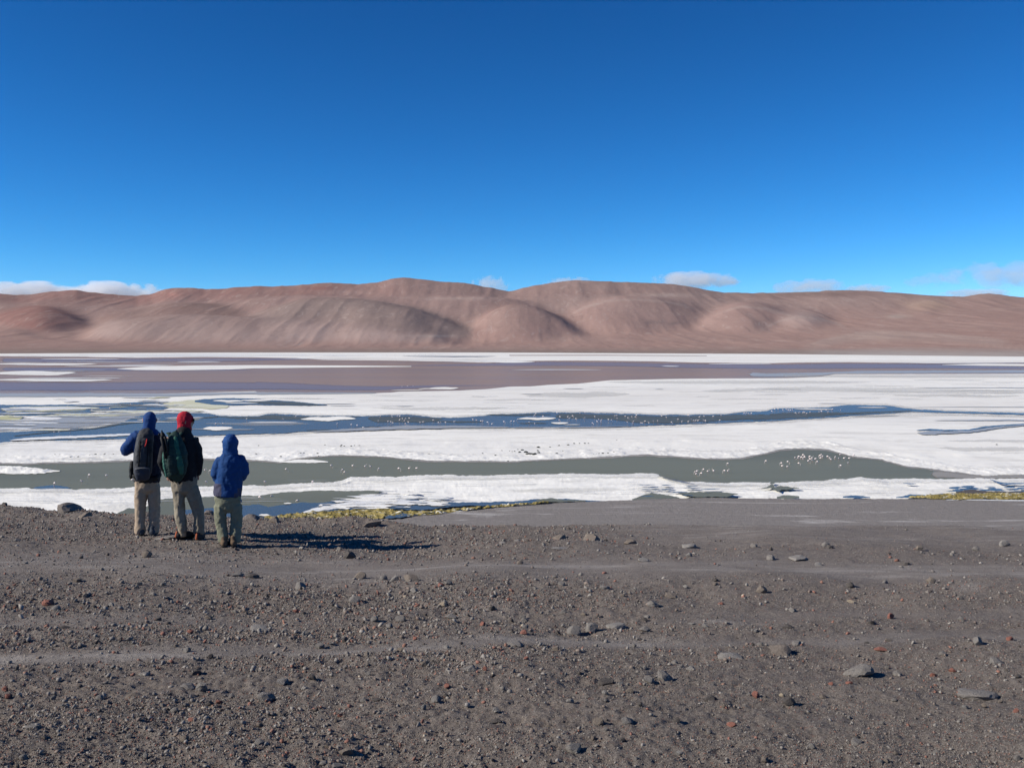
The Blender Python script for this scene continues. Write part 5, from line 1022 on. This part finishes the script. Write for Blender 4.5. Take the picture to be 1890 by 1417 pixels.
def build_flamingos():
    body = []
    for k in range(3):
        a, b, c = flamingo_meshes(k); a.name = 'flamingo'; a.materials.append(M['pink']); b.materials.append(M['bill']); c.materials.append(M['tail'])
        a.polygons.foreach_set('use_smooth', np.ones(len(a.polygons), bool)); body.append((a, b, c))
    legm = join([tube([(.0, 0, .02, .013), (.01, 0, .38, .014), (-.01, 0, .60, .016), (.0, 0, .80, .024)], 6)]); legm.materials.append(M['legp'])
    rg = random.Random(3)
    def bird(u, v, label, group, near):
        x, y = lake_pt(u, v, .85 + .3); k = rg.choice((0, 1, 1, 2)); a, b, c = body[k]
        o = bpy.data.objects.new('flamingo', a); COL.objects.link(o); s = rg.uniform(.9, 1.05) * (1 if near else 1.0 if y < 420 else 1.1)
        o.location = (x, y, -H + .18); o.rotation_euler = (0, 0, rg.uniform(-.7, .7) + rg.choice((0, pi))); o.scale = (s, s, s)
        tag(o, label, 'flamingo', group)
        if near:
            for nm, me in (('bill', b), ('tail', c)):
                q = bpy.data.objects.new(nm, me); COL.objects.link(q); q.parent = o
        for sy in (-.05, .05):
            if not near and sy > 0 and y > 600: continue
            q = bpy.data.objects.new('leg', legm); COL.objects.link(q); q.parent = o; q.location = (.0, sy, 0)
    near = {  # birds one can point at
        'E 400,357': 'flamingo nearest the left edge, above a blue patch of the near channel', 'E 600,345': 'flamingo in the near channel below the pair left of the walkers',
        'E 655,297': 'left flamingo of the pair in the channel left of the walkers', 'E 783,300': 'right flamingo of the pair in the channel left of the walkers', 'E 972,333': 'flamingo beside the leftmost walker at hip height',
        'E 1507,260': 'upper left flamingo of the three between the middle and right walkers', 'E 1543,268': 'flamingo by the elbow of the rightmost walker', 'E 1513,348': 'lowest flamingo between the middle and right walkers',
        'F 75,327': 'flamingo just right of the rightmost walker, near the lower edge of the channel', 'F 37,440': 'left flamingo of two by the shore of the pool right of the walkers', 'F 123,432': 'right flamingo of two by the shore of the pool right of the walkers',
        'F 313,465': 'largest flamingo, wading in the nearest pool above the yellow moss', 'F 427,327': 'flamingo at the lower edge of the channel above the nearest pool', 'F 233,237': 'leftmost flamingo of the open channel right of the walkers',
        'F 563,210': 'flamingo above left of the tight pair in the open channel', 'F 645,240': 'upper flamingo of the tight pair in the open channel', 'F 660,255': 'lower flamingo of the tight pair in the open channel', 'F 720,210': 'flamingo above right of the tight pair in the open channel',
        'F 813,213': 'left flamingo of two side by side in the open channel', 'F 850,217': 'right flamingo of two side by side in the open channel', 'F 913,232': 'flamingo just below right of the two side by side',
        'F 1060,232': 'leftmost of the last three flamingos of the open channel', 'F 1135,230': 'middle of the last three flamingos of the open channel', 'F 1190,228': 'rightmost of the last three flamingos of the open channel',
        'G 1365,275': 'leftmost flamingo of the small cluster in the wide water', 'G 1380,270': 'upper flamingo of the trio starting the small cluster', 'G 1375,290': 'lowest flamingo of the small cluster', 'G 1410,285': 'flamingo right of the lowest in the small cluster',
        'G 1427,255': 'highest flamingo of the small cluster', 'G 1460,270': 'second last flamingo of the small cluster', 'G 1500,268': 'rightmost flamingo of the small cluster',
        'G 1580,267': 'left flamingo of the pair between the small cluster and the big flock', 'G 1607,268': 'right flamingo of the pair between the small cluster and the big flock', 'G 1605,213': 'flamingo above the pair, near the far shore of the wide water',
        'G 1885,195': 'solitary pink flamingo left of the big flock', 'H 157,240': 'deeper pink flamingo just left of the big flock', 'H 543,268': 'flamingo standing alone below the right end of the big flock'}
    for k, lab in near.items():
        (u, v), = tp(k); bird(u, v, lab, 'flamingos in the near channel', True)
    sets = [('flamingo of the sparse line in the lagoons behind the walkers', 'A 885,407 960,398 675,440 805,430 400,600 435,600 515,585 1585,540 1638,538 1812,505'),
        ('one of the flamingos on the blue water, left part of the middle channel', 'B 210,508 303,488 608,540 710,548 752,553 797,567 910,520 1010,492 925,487 1050,485 1066,487 980,525 1000,527 1015,535 1065,515 1085,505 1110,505 1135,502 1100,522 1108,540 1128,532 1215,533 1238,530 1312,515 1350,533 1367,533 1402,533 1467,528 1602,512 1630,517 1663,523 1677,523 1710,532 1743,543 1832,528 1885,525'),
        ('tiny far flamingo beside the little salt bar on the far lake', 'B 1082,270 1123,268 1162,268'),
        ('one of the many flamingos strung along the dark middle channel, centre right', 'C 62,508 35,525 147,530 187,540 185,483 195,468 248,485 350,462 372,493 368,515 430,492 442,505 465,485 490,505 520,465 555,498 555,460 628,490 610,535 620,543 645,527 657,512 677,517 673,527 728,512 752,515 777,482 790,482 792,503 852,488 873,498 867,532 900,490 907,535 913,525 927,492 934,480 967,535 977,537 997,523 1025,535 1058,522 1090,522 1120,485 1155,497 1193,532 1240,508 1268,527 1315,527 1338,510 1355,520 1370,520 1388,520 1398,493 1425,515 1430,490 1440,520 1498,488 1547,517 1555,483 1725,463 1742,465 1758,467 1778,465 1315,480'),
        ('tiny flamingo where the middle channel narrows at the right', 'D 38,450 60,435 85,433 120,440 145,433 160,440 175,443 190,440 213,463 238,463 268,460 278,460 295,467 320,458 385,455 403,453 452,455 437,442 483,437 543,442'),
        ('flamingo of the big dense flock on the wide green water', 'H 108,250 115,270 153,275 210,210 232,215 238,203 257,207 268,192 278,208 237,250 317,202 308,235 318,222 335,212 335,230 360,220 372,242 390,195 403,190 397,213 413,200 448,202 465,212 472,225 505,208 530,217 540,188 570,213 608,215 598,248 640,190')]
    for lab, pts in sets:
        for u, v in tp(pts):
            l2 = lab
            if 'blue water' in lab: l2 = ('flamingo on the blue water below the long white island' if u < 680 else 'flamingo of the loose bunch on the dark patch of the middle channel' if u < 790 else 'flamingo of the thin line right of the dark bunch in the middle channel')
            if 'dark middle' in lab: l2 = ('flamingo around the two little salt islands of the middle channel' if u < 1025 else 'flamingo of the dark middle channel, just right of the little islands' if u < 1130 else 'flamingo of the dark middle channel above the wide part of the rock outcrop' if u < 1215 else 'flamingo of the dark middle channel, toward its narrowing right end')
            if 'big dense' in lab: l2 = ('flamingo of the left clump of the big flock' if u < 1487 else 'flamingo in the centre of the big flock' if u < 1522 else 'flamingo on the right side of the big flock on the wide green water')
            bird(u, v, l2, l2.replace('flamingo', 'flamingos', 1), False)
build_flamingos()

# ---------------------------------------------------------------- clouds behind the hills
def m_cloud(name, dens, thr, seed):
    m = Mat(name); m.N.remove(m.b); pv = m.node('ShaderNodeVolumePrincipled'); m.L.new(pv.outputs[0], m.out.inputs['Volume'])
    pv.inputs['Color'].default_value = (.97, .975, 1, 1); pv.inputs['Anisotropy'].default_value = .1
    o = m.objco(); ln = m.node('ShaderNodeVectorMath', operation='LENGTH'); m.L.new(o, ln.inputs[0])
    mp = m.node('ShaderNodeMapping'); mp.inputs['Location'].default_value = (seed * 3.1, seed, 0); mp.inputs['Scale'].default_value = (2.6, 1.2, .9); m.L.new(o, mp.inputs[0])
    n = m.noise(1., 6, .62, mp.outputs[0])
    t = m.math('SUBTRACT', m.math('ADD', m.math('MULTIPLY', m.math('SUBTRACT', 1., ln.outputs['Value']), .85), m.math('MULTIPLY', n, 2.6)), thr + .5)
    pv.inputs['Density'].default_value = 0
    m.L.new(m.math('MULTIPLY', m.math('MULTIPLY', t, 6., True), dens), pv.inputs['Density'])
    m.m.cycles.volume_step_rate = .35 if hasattr(m.m.cycles, 'volume_step_rate') else 0
    return m.m
def build_clouds():
    D0 = 20000.
    for i, (u, v, w, h, dens, thr, lab) in enumerate(((60, 538, 260, 28, .0035, .98, 'low white cloud bank showing above the hills at the far left'), (195, 540, 200, 32, .0035, .98, 'white puffy cloud joining the left cloud bank behind the hills'), (905, 526, 62, 26, .0010, .95, 'faint cloud in the notch between the two summits'),
             (1050, 522, 80, 16, .0010, .92, 'thin sliver of cloud above the right summit'), (1285, 518, 140, 26, .0020, .95, 'small bright cloud right of the broad summit'), (1500, 530, 120, 24, .0012, .95, 'low faint cloud hugging the ridge at right'),
             (1602, 534, 60, 14, .0014, .92, 'tiny wisp of cloud on the ridge at right'), (1715, 517, 70, 20, .0004, .95, 'barely visible wisp left of the right edge cloud'), (1850, 507, 190, 40, .0009, .95, 'broad faint cloud at the right edge'), (1800, 543, 110, 15, .0014, .93, 'flat pale cloud strip just over the ridge at the right edge'))):
        bm = bmesh.new(); bmesh.ops.create_icosphere(bm, subdivisions=3, radius=1.)
        me = bpy.data.meshes.new('cloud'); bm.to_mesh(me); bm.free()
        rx, rz = ray(u, v); o = link('cloud', me, m_cloud('cloud_vapour', dens, thr, i + 1))
        o.location = (rx * D0, D0, rz * D0); o.scale = (w / 2 * 1.25 * D0 / FPX, 700, h / 2 * 1.4 * D0 / FPX); tag(o, lab, 'cloud', 'small clouds over the hills')
build_clouds()

# ---------------------------------------------------------------- the air between here and the hills
HAZE = 3.5e-6
def build_haze():
    m = Mat('thin_dusty_air'); m.N.remove(m.b); pv = m.node('ShaderNodeVolumePrincipled'); m.L.new(pv.outputs[0], m.out.inputs['Volume'])
    pv.inputs['Color'].default_value = (.95, .94, .95, 1); pv.inputs['Density'].default_value = HAZE
    top = max(v.co.z for v in bpy.data.objects['hills'].data.vertices) + 15
    x, y0, y1, z0, z1 = 14500, -400, 15500, -40, top
    V = [(a, b, c) for a in (-x, x) for b in (y0, y1) for c in (z0, z1)]
    o = link('haze', mesh_np('haze', V, [(0, 1, 3, 2), (4, 6, 7, 5), (0, 4, 5, 1), (2, 3, 7, 6), (0, 2, 6, 4), (1, 5, 7, 3)]), m.m)
    tag(o, 'thin dusty air softening the far hills', kind='stuff'); print('HAZE top', top)
build_haze()
